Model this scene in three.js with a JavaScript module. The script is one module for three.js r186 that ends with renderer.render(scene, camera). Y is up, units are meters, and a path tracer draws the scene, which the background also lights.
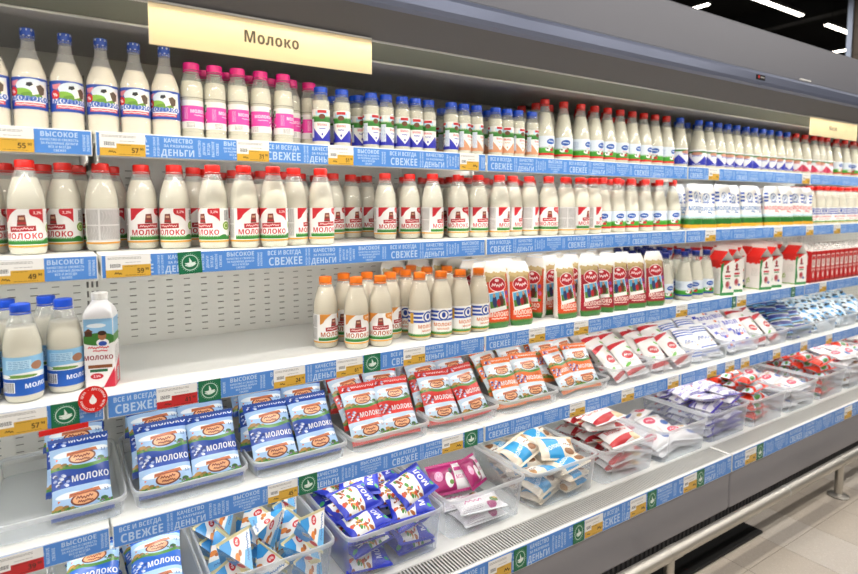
import * as THREE from 'three';
import { RoundedBoxGeometry } from 'three/addons/geometries/RoundedBoxGeometry.js';
import { mergeGeometries } from 'three/addons/utils/BufferGeometryUtils.js';
import { RectAreaLightUniformsLib } from 'three/addons/lights/RectAreaLightUniformsLib.js';
RectAreaLightUniformsLib.init();

// ───────────────────────── camera, light, exposure ─────────────────────────
const scene = new THREE.Scene();
scene.background = new THREE.Color(0x000000);
const camera = new THREE.PerspectiveCamera(2 * Math.atan(287 / 572) * 180 / Math.PI, 858 / 574, 0.05, 60);
camera.position.set(-0.0837, 1.6, 1.6678);
camera.rotation.order = 'YXZ';
camera.rotation.set(-4.408 * Math.PI / 180, -32.968 * Math.PI / 180, 0);
camera.setViewOffset(858, 574, 0, 38.73, 858, 574);          // the lens is shifted a little
camera.focus = 1.85; camera.userData.fStop = 2.4;
const renderer = new THREE.WebGLRenderer({ antialias: true });
renderer.toneMapping = THREE.LinearToneMapping;
renderer.toneMappingExposure = 1.32;
renderer.shadowMap.enabled = true;
const STORE_LAMP = 44, CANOPY_LAMP = 75, SHELF_LAMP = 16;     // brightness of the store's ceiling lamps, the tube under the canopy, the strips under the shelves
const LAMP_GLOW = { store: 9, tube: 5, strip: 4 };
function areaLight(name, w, h, intensity, color, pos, towards) {
  const l = new THREE.RectAreaLight(color, intensity, w, h);
  l.name = name; l.position.set(...pos); l.lookAt(...towards); scene.add(l);
  return l;
}

// ───────────────────────── helpers ─────────────────────────
const PI = Math.PI, rad = (d) => d * PI / 180;
let seedState = 12345;
const rnd = () => { seedState = (seedState + 0x6d2b79f5) | 0; let t = Math.imul(seedState ^ (seedState >>> 15), 1 | seedState); t = (t + Math.imul(t ^ (t >>> 7), 61 | t)) ^ t; return ((t ^ (t >>> 14)) >>> 0) / 4294967296; };
const rr = (a, b) => a + (b - a) * rnd();
const counts = {};
function numbered(n) { const k = counts[n] = (counts[n] ?? -1) + 1; return k ? `${n}_${String(k).padStart(3, '0')}` : n; }
function shade(m) { m.castShadow = m.receiveShadow = true; return m; }
function thing(name, label, category, pos = [0, 0, 0], group) {
  const o = new THREE.Group(); o.name = numbered(name); o.position.set(...pos);
  o.userData = { label, category }; if (group) o.userData.group = group;
  scene.add(o); return o;
}
function part(name, geo, mat, parent, pos) {
  const m = shade(new THREE.Mesh(geo, mat)); m.name = name; if (pos) m.position.set(...pos);
  parent.add(m); return m;
}
function solo(name, geo, mat, label, category, pos, group) {
  const m = shade(new THREE.Mesh(geo, mat)); m.name = numbered(name); if (pos) m.position.set(...pos);
  m.userData = { label, category }; if (group) m.userData.group = group; scene.add(m); return m;
}
function structure(name, geo, mat, pos, label) {
  const m = shade(new THREE.Mesh(geo, mat)); m.name = name; if (pos) m.position.set(...pos);
  m.userData = { kind: 'structure' }; if (label) m.userData.label = label; scene.add(m); return m;
}
function copyOf(root, pos, yaw, label, group) {
  const c = root.clone(); c.name = numbered(root.name.replace(/_\d{3}$/, '')); c.position.set(...pos); c.rotation.y = yaw;
  c.userData = { ...root.userData }; if (label) c.userData.label = label; if (group) c.userData.group = group;
  scene.add(c); return c;
}
const box = (w, h, d, x = 0, y = 0, z = 0) => new THREE.BoxGeometry(w, h, d).translate(x, y, z);
const rbox = (w, h, d, r, x = 0, y = 0, z = 0) => new RoundedBoxGeometry(w, h, d, 2, r).translate(x, y, z);
const lathe = (pts, seg = 28) => new THREE.LatheGeometry(pts.map(([r, y]) => new THREE.Vector2(r, y)), seg);
const std = (o) => new THREE.MeshStandardMaterial(o);
const phys = (o) => new THREE.MeshPhysicalMaterial(o);

// canvas textures
function tex(w, h, draw, wrap) {
  const c = document.createElement('canvas'); c.width = w; c.height = h;
  const g = c.getContext('2d'); draw(g, w, h);
  const t = new THREE.CanvasTexture(c); t.colorSpace = THREE.SRGBColorSpace; t.anisotropy = 8;
  t.wrapS = t.wrapT = wrap ? THREE.RepeatWrapping : THREE.ClampToEdgeWrapping;
  return t;
}
function noiseTex(n, lo, hi, seed, octaves = [1, 2, 4, 8]) {      // grey fine and coarse noise, tiling
  const data = new Uint8Array(n * n * 4); let s = seed;
  const h = (x, y) => { let k = (x * 374761393 + y * 668265263 + s * 1442695) | 0; k = Math.imul(k ^ (k >>> 13), 1274126177); return ((k ^ (k >>> 16)) >>> 0) / 4294967296; };
  for (let y = 0; y < n; y++) for (let x = 0; x < n; x++) {
    let v = 0, a = 0;
    for (const o of octaves) {
      const p = o * 8, fx = x / n * p, fy = y / n * p, ix = Math.floor(fx), iy = Math.floor(fy), u = fx - ix, w = fy - iy;
      const A = h(ix % p, iy % p), B = h((ix + 1) % p, iy % p), C = h(ix % p, (iy + 1) % p), D = h((ix + 1) % p, (iy + 1) % p);
      v += (A + (B - A) * u + (C - A) * w + (A - B - C + D) * u * w) / o; a += 1 / o;
    }
    const q = Math.round(lo + (hi - lo) * v / a), i = (y * n + x) * 4; data[i] = data[i + 1] = data[i + 2] = q; data[i + 3] = 255;
  }
  const t = new THREE.DataTexture(data, n, n); t.magFilter = THREE.LinearFilter; t.wrapS = t.wrapT = THREE.RepeatWrapping; t.needsUpdate = true; return t;
}
const R = (g, c, x, y, w, h) => { g.fillStyle = c; g.fillRect(x, y, w, h); };
const EL = (g, c, x, y, a, b, rot = 0) => { g.fillStyle = c; g.beginPath(); g.ellipse(x, y, a, b, rot, 0, 7); g.fill(); };
const PG = (g, c, ...p) => { g.fillStyle = c; g.beginPath(); g.moveTo(p[0], p[1]); for (let i = 2; i < p.length; i += 2) g.lineTo(p[i], p[i + 1]); g.closePath(); g.fill(); };
function T(g, s, x, y, size, color, sx = 1, { bold = true, font = 'sans-serif', align = 'center', rot = 0 } = {}) {
  g.save(); g.translate(x, y); g.rotate(rot); g.scale(sx, 1); g.fillStyle = color; g.font = `${bold ? 'bold ' : ''}${size}px ${font}`; g.textAlign = align; g.textBaseline = 'middle'; g.fillText(s, 0, 0); g.restore();
}
function scribble(g, x, y, w, h, color, lw) {       // print too small to read: a line of strokes
  g.strokeStyle = color; g.lineWidth = lw; g.beginPath(); const n = Math.max(4, Math.round(w / h * 2));
  for (let i = 0; i <= n; i++) { const px = x + w * i / n, py = y + (i % 2 ? -h / 2 : h / 2) * (0.6 + 0.4 * Math.sin(i * 2.3)); i ? g.lineTo(px, py) : g.moveTo(px, py); }
  g.stroke();
}
function fine(g, x, y, w, h, color, pitch, lw = 1) { for (let yy = y; yy < y + h; yy += pitch) { let xx = x; let k = 0; while (xx < x + w) { const l = pitch * (0.8 + 1.7 * Math.abs(Math.sin(k * 12.9 + yy * 3.1))); R(g, color, xx, yy, Math.min(l, x + w - xx), lw); xx += l + pitch * 0.4; k++; } } }
function barcode(g, x, y, w, h, c = '#222') { R(g, '#fff', x, y, w, h); for (let i = 0, xx = x + 2; xx < x + w - 3; i++) { const b = 1 + (i * 7919 % 3); R(g, c, xx, y + 2, b, h - 4); xx += b + 1 + (i * 104729 % 3); } }
function grass(g, x0, x1, y, h, c1, c2) { R(g, c1, x0, y, x1 - x0, h); for (let x = x0; x < x1; x += 3) { const k = Math.abs(Math.sin(x * 1.7)); PG(g, k > 0.5 ? c1 : c2, x - 2, y + 4, x, y - h * 0.5 * k, x + 3, y + 4); } }

// ───────────────────────── general materials ─────────────────────────
const grain = noiseTex(256, 90, 165, 3);
const M = {
  shelf: std({ color: 0xe6e7e4, roughness: 0.42, bumpMap: grain, bumpScale: 0.0001 }),
  backPanel: std({ color: 0xecede8, roughness: 0.5 }),
  plenum: std({ color: 0xa4a4a0, roughness: 0.8 }),
  wellSteel: std({ color: 0x9a9a96, roughness: 0.6 }),
  plinth: std({ color: 0x4a4b4e, roughness: 0.6 }),
  rail: std({ color: 0xeff0ee, roughness: 0.35 }),
  canopyUpper: std({ color: 0x85868e, roughness: 0.45, metalness: 0.25, bumpMap: grain, bumpScale: 0.0001 }),
  canopyBumper: std({ color: 0x8088a0, roughness: 0.28, metalness: 0.45 }),
  canopyLower: std({ color: 0x757579, roughness: 0.5, metalness: 0.2 }),
  canopyCeiling: std({ color: 0xa2a2a4, roughness: 0.45, metalness: 0.15 }),
  outlet: std({ color: 0x6c6f64, roughness: 0.7 }),
  trimLight: std({ color: 0xc9c9c6, roughness: 0.3, metalness: 0.4 }),
  dark: std({ color: 0x131416, roughness: 0.7 }),
  black: std({ color: 0x08090a, roughness: 0.55 }),
  steel: std({ color: 0xc4c0b8, roughness: 0.4, metalness: 0.9 }),
  baseFront: std({ color: 0x95949a, roughness: 0.42, metalness: 0.3, bumpMap: grain, bumpScale: 0.0001 }),
  grille: std({ color: 0xd6d6d2, roughness: 0.35, metalness: 0.3 }),
  storeCeiling: std({ color: 0x0d0e0f, roughness: 0.95 }),
  duct: std({ color: 0x232527, roughness: 0.7 }),
  milk: phys({ color: 0xf3ebd8, roughness: 0.4, clearcoat: 0.35, clearcoatRoughness: 0.12 }),
  milkWarm: phys({ color: 0xf1e2c8, roughness: 0.4, clearcoat: 0.35, clearcoatRoughness: 0.12 }),
  glass: phys({ color: 0xffffff, roughness: 0.03, transmission: 0.82, thickness: 0, ior: 1.5 }),
  pet: phys({ color: 0xf4f6f4, roughness: 0.1, transmission: 0.76, thickness: 0, ior: 1.45 }),
  tub: phys({ color: 0xf6f9fc, roughness: 0.37, transmission: 0.94, thickness: 0, ior: 1.45 }),
  tubRim: phys({ color: 0xf6f9fc, roughness: 0.4, transmission: 0.7, thickness: 0, ior: 1.45 }),
  white: std({ color: 0xf2f2f0, roughness: 0.4 }),
  red: std({ color: 0xd91a14, roughness: 0.35 }),
  seal: std({ color: 0xe8eef6, roughness: 0.35 }),
};
const capMat = (c) => std({ color: c, roughness: 0.38 });
const CAP = { red: capMat(0xd8190f), orange: capMat(0xf07a16), blue: capMat(0x1450d2), pink: capMat(0xe51a86), navy: capMat(0x12257a), white: capMat(0xeeeeec) };

// ───────────────────────── the store room ─────────────────────────
const ROOM = { x0: -4, x1: 13, z0: -6.5, z1: 5.2, h: 4.3 };
{
  const w = ROOM.x1 - ROOM.x0, d = ROOM.z1 - ROOM.z0, cx = (ROOM.x0 + ROOM.x1) / 2, cz = (ROOM.z0 + ROOM.z1) / 2;
  const joint = std({ color: 0x8d8479, roughness: 0.8 });
  const floor = structure('floor', box(w, 0.2, d, 0, -0.103, 0), joint, [cx, 0, cz]);
  const speck = tex(256, 256, (g) => { R(g, '#c0b8ae', 0, 0, 256, 256); let s = 7; for (let i = 0; i < 5200; i++) { s = (s * 16807) % 2147483647; const x = s % 256; s = (s * 16807) % 2147483647; const y = s % 256; R(g, ['rgba(150,138,124,.28)', 'rgba(236,230,222,.3)', 'rgba(180,168,152,.3)'][s % 3], x, y, 1 + s % 3, 1 + s % 2); } }, true);
  const tileM = [0xffffff, 0xf6f3ef, 0xfbf8f4].map((c) => std({ color: c, map: speck, roughness: 0.36 }));
  const tile = rbox(0.3025, 0.02, 0.6045, 0.0015);
  const far = [];
  for (let i = -12; i < 40; i++) for (let k = -1; k < 8; k++) {
    const x = 2.7015 + 0.3055 * i + 0.153, z = 0.42 + 0.6075 * k + 0.304;
    if (x < ROOM.x0 + 0.2 || x > ROOM.x1 - 0.2 || z > ROOM.z1 - 0.3) continue;
    if (x > 1.6 && x < 5.3 && z < 2.1) part('tile', tile, tileM[Math.abs(i * 7 + k * 3) % 3], floor, [x - cx, -0.0112, z - cz]);
    else far.push(tile.clone().translate(x - cx, -0.0112, z - cz));
  }
  const rest = part('tile', mergeGeometries(far), tileM[0], floor); rest.userData.kind = 'stuff';
  structure('ceiling', box(w, 0.2, d), M.storeCeiling, [cx, ROOM.h + 0.1, cz]);
  const wallM = std({ color: 0xb9b4aa, roughness: 0.8 });
  structure('wall_left', box(0.2, ROOM.h, d), wallM, [ROOM.x0 - 0.1, ROOM.h / 2, cz]);
  structure('wall_right', box(0.2, ROOM.h, d), std({ color: 0x26272a, roughness: 0.9 }), [ROOM.x1 + 0.1, ROOM.h / 2, cz]);
  structure('wall_far', box(w, ROOM.h, 0.2), std({ color: 0x1b1c1e, roughness: 0.9 }), [cx, ROOM.h / 2, ROOM.z0 - 0.1]);
  structure('wall_near', box(w, ROOM.h, 0.2), wallM, [cx, ROOM.h / 2, ROOM.z1 + 0.1]);
  // pillar seen over the far end of the case
  const pil = thing('pillar', 'brown tiled pillar with a pale blue corner strip above the case', 'pillar', [7.67, 0, -0.95]);
  part('shaft', box(1.0, ROOM.h, 0.5, 0, ROOM.h / 2, 0), std({ color: 0x6a5f54, roughness: 0.7 }), pil);
  part('corner_strip', box(0.012, ROOM.h, 0.05, -0.507, ROOM.h / 2, -0.222), std({ color: 0xb6c4de, roughness: 0.4 }), pil);
  const jointM = std({ color: 0x4c443c, roughness: 0.8 });
  for (let k = 0; k < 7; k++) part('joint', box(0.004, 0.008, 0.42, -0.5005, 2.3 + k * 0.3, 0.04), jointM, pil);
  // beams and cable tray on the black ceiling
  for (const x of [5.2, 8.4, 11.2]) solo('ceiling_beam', box(0.18, 0.26, d - 0.1), M.duct, 'dark steel beam crossing under the black store ceiling', 'beam', [x, ROOM.h - 0.13, cz], 'ceiling beams');
  solo('cable_tray', box(w - 0.2, 0.06, 0.2), M.duct, 'dark grey cable tray running along the black store ceiling', 'cable tray', [cx, ROOM.h - 0.36, -3.1]);
}
// ceiling lamps: rows along the aisle, a few across
const lampHousing = std({ color: 0x3a3b3d, roughness: 0.4 });
const storeGlow = std({ color: 0xffffff, emissive: 0xfff6e8, emissiveIntensity: LAMP_GLOW.store });
function storeLamp(x, z, len, across, label, group) {
  const o = thing('ceiling_lamp', label, 'lamp', [x, 3.8, z], group);
  if (across) o.rotation.y = PI / 2;
  part('housing', rbox(len, 0.04, 0.062, 0.008, 0, 0.03, 0), lampHousing, o);
  part('diffuser_lamp', rbox(len - 0.02, 0.012, 0.052, 0.004, 0, 0.004, 0), storeGlow, o);
  for (const s of [-1, 1]) part('hanger', new THREE.CylinderGeometry(0.004, 0.004, ROOM.h - 3.85, 6).translate(s * len * 0.4, (ROOM.h - 3.85) / 2 + 0.055, 0), M.duct, o);
  const l = areaLight('ceiling_lamp_light', across ? 0.08 : len, across ? len : 0.08, STORE_LAMP, 0xfffaf5, [x, 3.785, z], [x, 0, z + 1e-4]);
  return l;
}
for (let k = 0; k < 6; k++) storeLamp(-2.75 + 2.06 * k, 1.75, 1.45, false, 'long white ceiling lamp above the aisle in front of the case', 'lamps over the aisle');
for (let k = 0; k < 6; k++) storeLamp(-2.75 + 2.06 * k, 3.9, 1.45, false, 'long white ceiling lamp in the second row from the case', 'lamps over the next aisle');
for (const x of [6.62, 8.68]) storeLamp(x, -1.74, 1.45, false, 'lit strip lamp hung lengthwise under the black ceiling behind the case', 'strip lamps behind the case');
for (const x of [6.05, 9.5]) storeLamp(x, -2.9, 1.6, true, 'lit strip lamp hung crosswise under the black ceiling behind the case', 'crosswise lamps behind the case');

// ───────────────────────── the refrigerated case ─────────────────────────
const X0 = -1.25, NSEC = 7, W = 1.25, XE = X0 + NSEC * W;
const SH = [1.779, 1.468, 1.102, 0.7505];                 // shelf surfaces
const RAILTOP = [1.7816, 1.4705, 1.105, 0.7525], RAILH = 0.0605;
const DECK = 0.43, DECKZ = 0.273;
const BACKZ = -0.6;

// back wall: sheet with rows of slots, dark plenum behind
function slotSheet(w, y0, y1, x0, pitchX, slotW, pitchY, slotH, rows) {
  const pos = [], idx = [];
  const quad = (a, b, c, d) => { if (c - a < 1e-5 || d - b < 1e-5) return; const n = pos.length / 3; pos.push(a, b, 0, c, b, 0, c, d, 0, a, d, 0); idx.push(n, n + 1, n + 2, n, n + 2, n + 3); };
  let x = 0;
  for (let cx = x0; cx + slotW / 2 < w; cx += pitchX) {
    quad(x, y0, cx - slotW / 2, y1);
    let y = y0;
    for (const ry of rows) { quad(cx - slotW / 2, y, cx + slotW / 2, ry - slotH / 2); y = ry + slotH / 2; }
    quad(cx - slotW / 2, y, cx + slotW / 2, y1);
    x = cx + slotW / 2;
  }
  quad(x, y0, w, y1);
  const g = new THREE.BufferGeometry(); g.setAttribute('position', new THREE.Float32BufferAttribute(pos, 3)); g.setIndex(idx); g.computeVertexNormals();
  const uv = []; for (let i = 0; i < pos.length; i += 3) uv.push(pos[i], pos[i + 1]); g.setAttribute('uv', new THREE.Float32BufferAttribute(uv, 2));
  return g;
}
{
  const rows = []; for (let y = 0.785; y < 2.03; y += 0.0245) { const inBay = SH.some((s) => y > s - 0.05 && y < s + 0.024); if (!inBay) rows.push(y); }
  const back = structure('wall_back', box(NSEC * W, 1.75, 0.04, 0, 0, 0), M.plenum, [X0 + NSEC * W / 2, 1.275, BACKZ - 0.085]);
  const sheet = slotSheet(W - 0.05, 0.4, 2.105, 0.046, 0.06, 0.021, 0.0245, 0.0034, rows);
  const ur = []; for (let y = 0.5; y < 2.05; y += 0.033) ur.push(y);
  const upright = slotSheet(0.05, 0.4, 2.105, 0.018, 0.014, 0.006, 0.033, 0.021, ur);
  for (let i = 0; i < NSEC; i++) {
    const lx = i * W - NSEC * W / 2;
    part('back_panel', sheet, M.backPanel, back, [lx + 0.025, -1.275, 0.085]);
    part('upright', upright, M.backPanel, back, [lx - 0.025, -1.275, 0.087]);
  }
}

// blue promotion strip print, 417 mm long, repeated three times along a section
const BLUE = '#5590e0', PALE = '#c3daf8';
const stripTex = tex(1536, 218, (g, w, h) => {
  R(g, BLUE, 0, 0, w, h);
  const P = PALE;
  T(g, 'ВСЕ И ВСЕГДА', 235, 48, 72, P, 0.78);
  T(g, 'СВЕЖЕЕ', 250, 147, 128, P, 0.80);
  for (let k = 0; k < 2; k++) T(g, 'ВСЕГДА СВЕЖЕЕ', 490 + k * 34, 110, 26, P, 0.95, { rot: -PI / 2 });
  T(g, 'КАЧЕСТВО', 710, 42, 62, P, 0.86); T(g, 'ЗА РАЗУМНЫЕ', 710, 97, 40, P, 0.98); T(g, 'ДЕНЬГИ', 705, 166, 96, P, 0.84);
  for (let k = 0; k < 5; k++) T(g, ['КАЧЕСТВО', 'ДЕНЬГИ', 'ВСЕГДА', 'ВЫСОКОЕ', 'СВЕЖЕЕ'][k], 908 + k * 44, 110, 36, P, 0.95, { rot: -PI / 2 });
  T(g, 'ВЫСОКОЕ', 1290, 42, 66, P, 0.92);
  ['КАЧЕСТВО И СВЕЖЕСТЬ', 'ЗА РАЗУМНЫЕ ДЕНЬГИ', 'ВСЕ И ВСЕГДА', 'СВЕЖЕЕ'].forEach((s, k) => T(g, s, 1290, 92 + k * 33, 30, P, 0.85));
  for (let k = 0; k < 2; k++) T(g, 'РАЗУМНЫЕ', 1480 + k * 32, 110, 30, P, 0.95, { rot: -PI / 2 });
}, true);
const stripMat = std({ map: stripTex, roughness: 0.38 });
function frontCard(w, h, d, u0, v0, u1, v1, su = u0 + 0.002, sv = v0 + 0.002) {   // box whose front shows a piece of a texture; its edges take one spot of it
  const g = new THREE.BoxGeometry(w, h, d), uv = g.attributes.uv;
  for (let i = 0; i < uv.count; i++) { if (i >= 16 && i < 20) uv.setXY(i, u0 + (u1 - u0) * uv.getX(i), v0 + (v1 - v0) * uv.getY(i)); else uv.setXY(i, su, sv); }
  return g;
}
// shelf sections
const shelfNames = ['top', 'second', 'third', 'lowest'];
const bayWords = ['left of the carton', 'above the polka-dot to small blue-capped stock', 'in the second bay', 'in the third bay', 'in the far bay'];
const stripShelf = std({ color: 0xffffff, emissive: 0xfff8ee, emissiveIntensity: LAMP_GLOW.strip });
for (let s = 0; s < 4; s++) for (let i = 0; i < NSEC; i++) {
  const x = X0 + i * W, y = SH[s];
  const what = ['holding glass and small bottles', 'holding red-capped milk bottles', 'holding bottles and stand-up pouches', 'holding trays of milk pouches'][s];
  const where = ['before the first upright', 'between the first and second rail seams', 'after the second rail seam', 'after the third rail seam', 'after the fourth rail seam', 'after the fifth rail seam', 'at the far end'][i];
  const o = thing('shelf', `white metal ${shelfNames[s]} shelf ${what}, ${where}`, 'shelf', [x + W / 2, y, 0], `${shelfNames[s]} shelf sections`);
  part('shelf_plate', box(W - 0.006, 0.018, 0.572, 0, -0.009, -0.306), M.shelf, o);
  part('front_lip', rbox(W - 0.006, 0.028, 0.02, 0.003, 0, -0.0125, -0.013), M.shelf, o);
  const rail = part('price_rail', rbox(W - 0.007, RAILH + 0.003, 0.008, 0.002, 0, RAILTOP[s] - y - RAILH / 2, -0.0045), M.rail, o);
  part('promotion_strip', frontCard(W - 0.012, RAILH - 0.004, 0.0012, 0, 0, 3, 1), stripMat, rail, [0, RAILTOP[s] - y - RAILH / 2, 0.0002]);
  for (const e of [-1, 1]) part('bracket', box(0.004, 0.05, 0.5, e * (W / 2 - 0.012), -0.043, -0.34), M.shelf, o);
  part('led_strip', rbox(W - 0.08, 0.008, 0.016, 0.002, 0, -0.023, -0.06), stripShelf, o);
  areaLight('shelf_led_light', W - 0.08, 0.016, SHELF_LAMP, 0xfffcf8, [x + W / 2, y - 0.029, -0.06], [x + W / 2, y - 0.7, -0.95]);
}
// deck with its air grille, front panel, plinth
[[-1.25, 1.25, 'before the first rail seam'], [0, 2.5, 'under the animal print and tan packs'], [2.5, 2.5, 'after the front panel seam'], [5, 2.5, 'at the far end of the case']].forEach(([x, BW, where]) => {
  const o = thing('case_base', `grey front base of the cooler with white deck, ${where}`, 'cooler base', [x + BW / 2, 0, 0], 'cooler base sections');
  part('deck', box(BW - 0.002, 0.03, 0.755, 0, DECK - 0.015, -0.2215), M.shelf, o);
  part('well', box(BW - 0.004, 0.02, 0.1, 0, DECK - 0.17, 0.19), M.wellSteel, o);
  part('grille_edge', box(BW - 0.004, 0.012, 0.006, 0, DECK - 0.002, 0.159), M.grille, o);
  part('grille_edge', box(BW - 0.004, 0.012, 0.012, 0, DECK - 0.002, 0.258), M.grille, o);
  part('grille_end', box(0.014, 0.0125, 0.094, -BW / 2 + 0.008, DECK - 0.0018, 0.208), M.white, o);
  part('well_side', box(BW - 0.004, 0.16, 0.004, 0, DECK - 0.1, 0.154), M.wellSteel, o);
  part('well_side', box(BW - 0.004, 0.13, 0.003, 0, DECK - 0.085, 0.2345), M.wellSteel, o);
  const slat = box(0.0054, 0.003, 0.092, 0, DECK + 0.0025, 0.2075);
  for (let k = 0; 0.026 + k * 0.0122 < BW - 0.02; k++) part('slat', slat, M.grille, o, [-BW / 2 + 0.026 + k * 0.0122, 0, 0]);
  part('front_panel', rbox(BW - 0.004, 0.25, 0.03, 0.012, 0, 0.298, 0.252), M.baseFront, o);
  const rail = part('price_rail', rbox(BW - 0.007, 0.085, 0.01, 0.002, 0, 0.3965, 0.268), M.rail, o);
  part('promotion_strip', frontCard(BW - 0.012, 0.078, 0.0012, 0, 0, BW / 0.52, 1), stripMat, rail, [0, 0.3965, 0.2735]);
  part('plinth', box(BW, 0.17, 0.04, 0, 0.09, 0.17), M.plinth, o);
  const rib = box(0.006, 0.1, 0.012, 0, 0.1, 0.194);
  for (let k = 0; 0.03 + k * 0.0305 < BW - 0.01; k++) part('vent_rib', rib, M.plinth, o, [-BW / 2 + 0.03 + k * 0.0305, 0, 0]);
});
// bumper rail on posts, dark mat under it
{
  const L = NSEC * W, cx = X0 + L / 2;
  const o = thing('bumper_rail', 'polished steel bumper rail on short posts in front of the cooler', 'rail', [0, 0, 0.36]);
  part('tube', new THREE.CylinderGeometry(0.026, 0.026, L, 24).rotateZ(PI / 2).translate(cx, 0.208, 0), M.steel, o);
  for (const x of [0.4, 1.93, 3.46, 4.99]) {
    const p = part('post', new THREE.CylinderGeometry(0.02, 0.02, 0.19, 18).translate(x, 0.1, -0.014), M.steel, o);
    part('foot_plate', lathe([[0, 0], [0.052, 0], [0.052, 0.006], [0.022, 0.012], [0.02, 0.016], [0, 0.016]], 24).translate(x, 0, -0.014), M.steel, p);
    part('sleeve', new THREE.CylinderGeometry(0.0275, 0.0275, 0.07, 24).rotateZ(PI / 2).translate(x, 0.208, 0), M.steel, p);
  }
  for (const x of [1.55, 2.83]) part('coupling', new THREE.CylinderGeometry(0.0272, 0.0272, 0.012, 24).rotateZ(PI / 2).translate(x, 0.208, 0), M.trimLight, o);
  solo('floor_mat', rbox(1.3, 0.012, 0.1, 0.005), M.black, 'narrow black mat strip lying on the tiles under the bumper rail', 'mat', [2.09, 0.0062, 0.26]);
}
// canopy
{
  const L = NSEC * W, cx = X0 + NSEC * W / 2;
  const prism = (pts, len = L) => { const s = new THREE.Shape(pts.map(([z, y]) => new THREE.Vector2(-z, y))); return new THREE.ExtrudeGeometry(s, { depth: len, bevelEnabled: false }).rotateY(PI / 2).translate(-len / 2, 0, 0); };
  const o = thing('canopy', 'grey metal canopy along the top of the cooler', 'canopy', [cx, 0, 0]);
  part('upper_panel', prism([[0.300, 2.186], [0.300, 2.362], [0.292, 2.37], [0.1, 2.37], [0.1, 2.186]]), M.canopyUpper, o);
  part('seam_gap', prism([[0.29, 2.176], [0.29, 2.19], [0.1, 2.19], [0.1, 2.176]]), M.canopyLower, o);
  part('bumper', prism([[0.318, 2.108], [0.329, 2.116], [0.332, 2.13], [0.332, 2.16], [0.327, 2.172], [0.312, 2.18], [0.12, 2.18], [0.12, 2.108]]), M.canopyBumper, o);
  part('lower_fascia', prism([[0.2575, 2.042], [0.318, 2.1085], [0.12, 2.1085], [0.225, 2.075], [0.2545, 2.0425]]), M.canopyLower, o);
  part('lip', rbox(L, 0.005, 0.008, 0.002, 0, 2.041, 0.2545), M.trimLight, o);
  part('air_outlet', prism([[0.03, 2.052], [0.03, 2.075], [0.222, 2.1], [0.222, 2.094]]), M.outlet, o);
  part('outlet_trim', rbox(L, 0.006, 0.008, 0.002, 0, 2.049, 0.026), M.trimLight, o);
  part('inner_ceiling', prism([[0.024, 2.05], [0.024, 2.075], [-0.62, 2.118], [-0.62, 2.093]]), M.canopyCeiling, o);
  part('roof', box(L, 0.02, 0.79, 0, 2.36, -0.296), M.canopyUpper, o);
  part('rear_panel', box(L, 2.36, 0.03, 0, 1.19, -0.73), M.canopyUpper, o);
  for (let i = 0; i < 7; i++) part('rivet', new THREE.SphereGeometry(0.004, 8, 6).translate(X0 - cx + 0.4 + i * 0.86, 2.066 + 0.008, -0.22), M.black, o);
  const badge = part('name_plate', rbox(0.07, 0.02, 0.004, 0.002, 2.49 - cx, 2.146, 0.3335), M.dark, o);
  part('plate_mark', box(0.012, 0.011, 0.002, 2.47 - cx, 2.146, 0.3358), M.red, badge);
  part('plate_mark', box(0.03, 0.005, 0.002, 2.499 - cx, 2.146, 0.3358), M.trimLight, badge);
  part('clip', rbox(0.1, 0.008, 0.01, 0.002, 2.9 - cx, 2.182, 0.326), M.white, o);
  // tube lamps tucked behind the canopy lip
  const tubeGlow = std({ color: 0xffffff, emissive: 0xfff7e0, emissiveIntensity: LAMP_GLOW.tube });
  for (let i = 0; i < NSEC; i++) {
    const x = X0 + (i + 0.5) * W;
    const t = thing('canopy_tube_lamp', 'slim tube lamp tucked up behind the canopy lip', 'lamp', [x, 2.068, 0.232], 'tube lamps behind the canopy lip');
    part('tube', new THREE.CylinderGeometry(0.007, 0.007, W - 0.06, 12).rotateZ(PI / 2), tubeGlow, t);
    for (const e of [-1, 1]) part('holder', rbox(0.012, 0.026, 0.022, 0.002, e * (W / 2 - 0.024), 0.006, 0), M.white, t);
    areaLight('canopy_tube_light', W - 0.06, 0.014, CANOPY_LAMP, 0xfffaf0, [x, 2.0585, 0.234], [x, 1.2, 0.26]);
  }
  // end panels of the case
  for (const [x, w] of [[X0 - 0.022, 'left'], [XE + 0.022, 'right']]) solo('end_panel', rbox(0.04, 2.38, 0.86, 0.006), M.canopyUpper, `grey end panel closing the ${w} end of the cooler`, 'panel', [x, 1.19, -0.25]);
}

// signs under the canopy lip
function sign(x0, x1, text, label, size, sx) {
  const w = x1 - x0, h = 0.09;
  const o = thing('hanging_sign', label, 'sign', [(x0 + x1) / 2, 1.994, 0.262]);
  part('sign_panel', rbox(w, h, 0.003, 0.001), phys({ color: 0xfff3d4, roughness: 0.95, transmission: 0.5, thickness: 0 }), o);
  const t = tex(512, 128, (g) => { g.clearRect(0, 0, 512, 128); T(g, text, 256, 64, 92, '#6d6455', 0.9); });
  const lm = std({ map: t, transparent: true, alphaTest: 0.4, roughness: 0.7 });
  const pl = part('lettering', new THREE.PlaneGeometry(size * 4, size), lm, o, [sx, 0.004, 0.0018]); pl.castShadow = false;
  part('sign_rail', rbox(w, 0.006, 0.008, 0.002, 0, h / 2 + 0.003, 0), M.trimLight, o);
}
sign(0.1, 0.644, 'Молоко', 'cream backlit sign lettered Молоко hanging from canopy over pink-capped bottles', 0.055, 0.0);
sign(3.115, 3.66, 'Масло', 'cream backlit sign hanging from canopy at the far end of the case', 0.045, -0.02);

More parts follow.
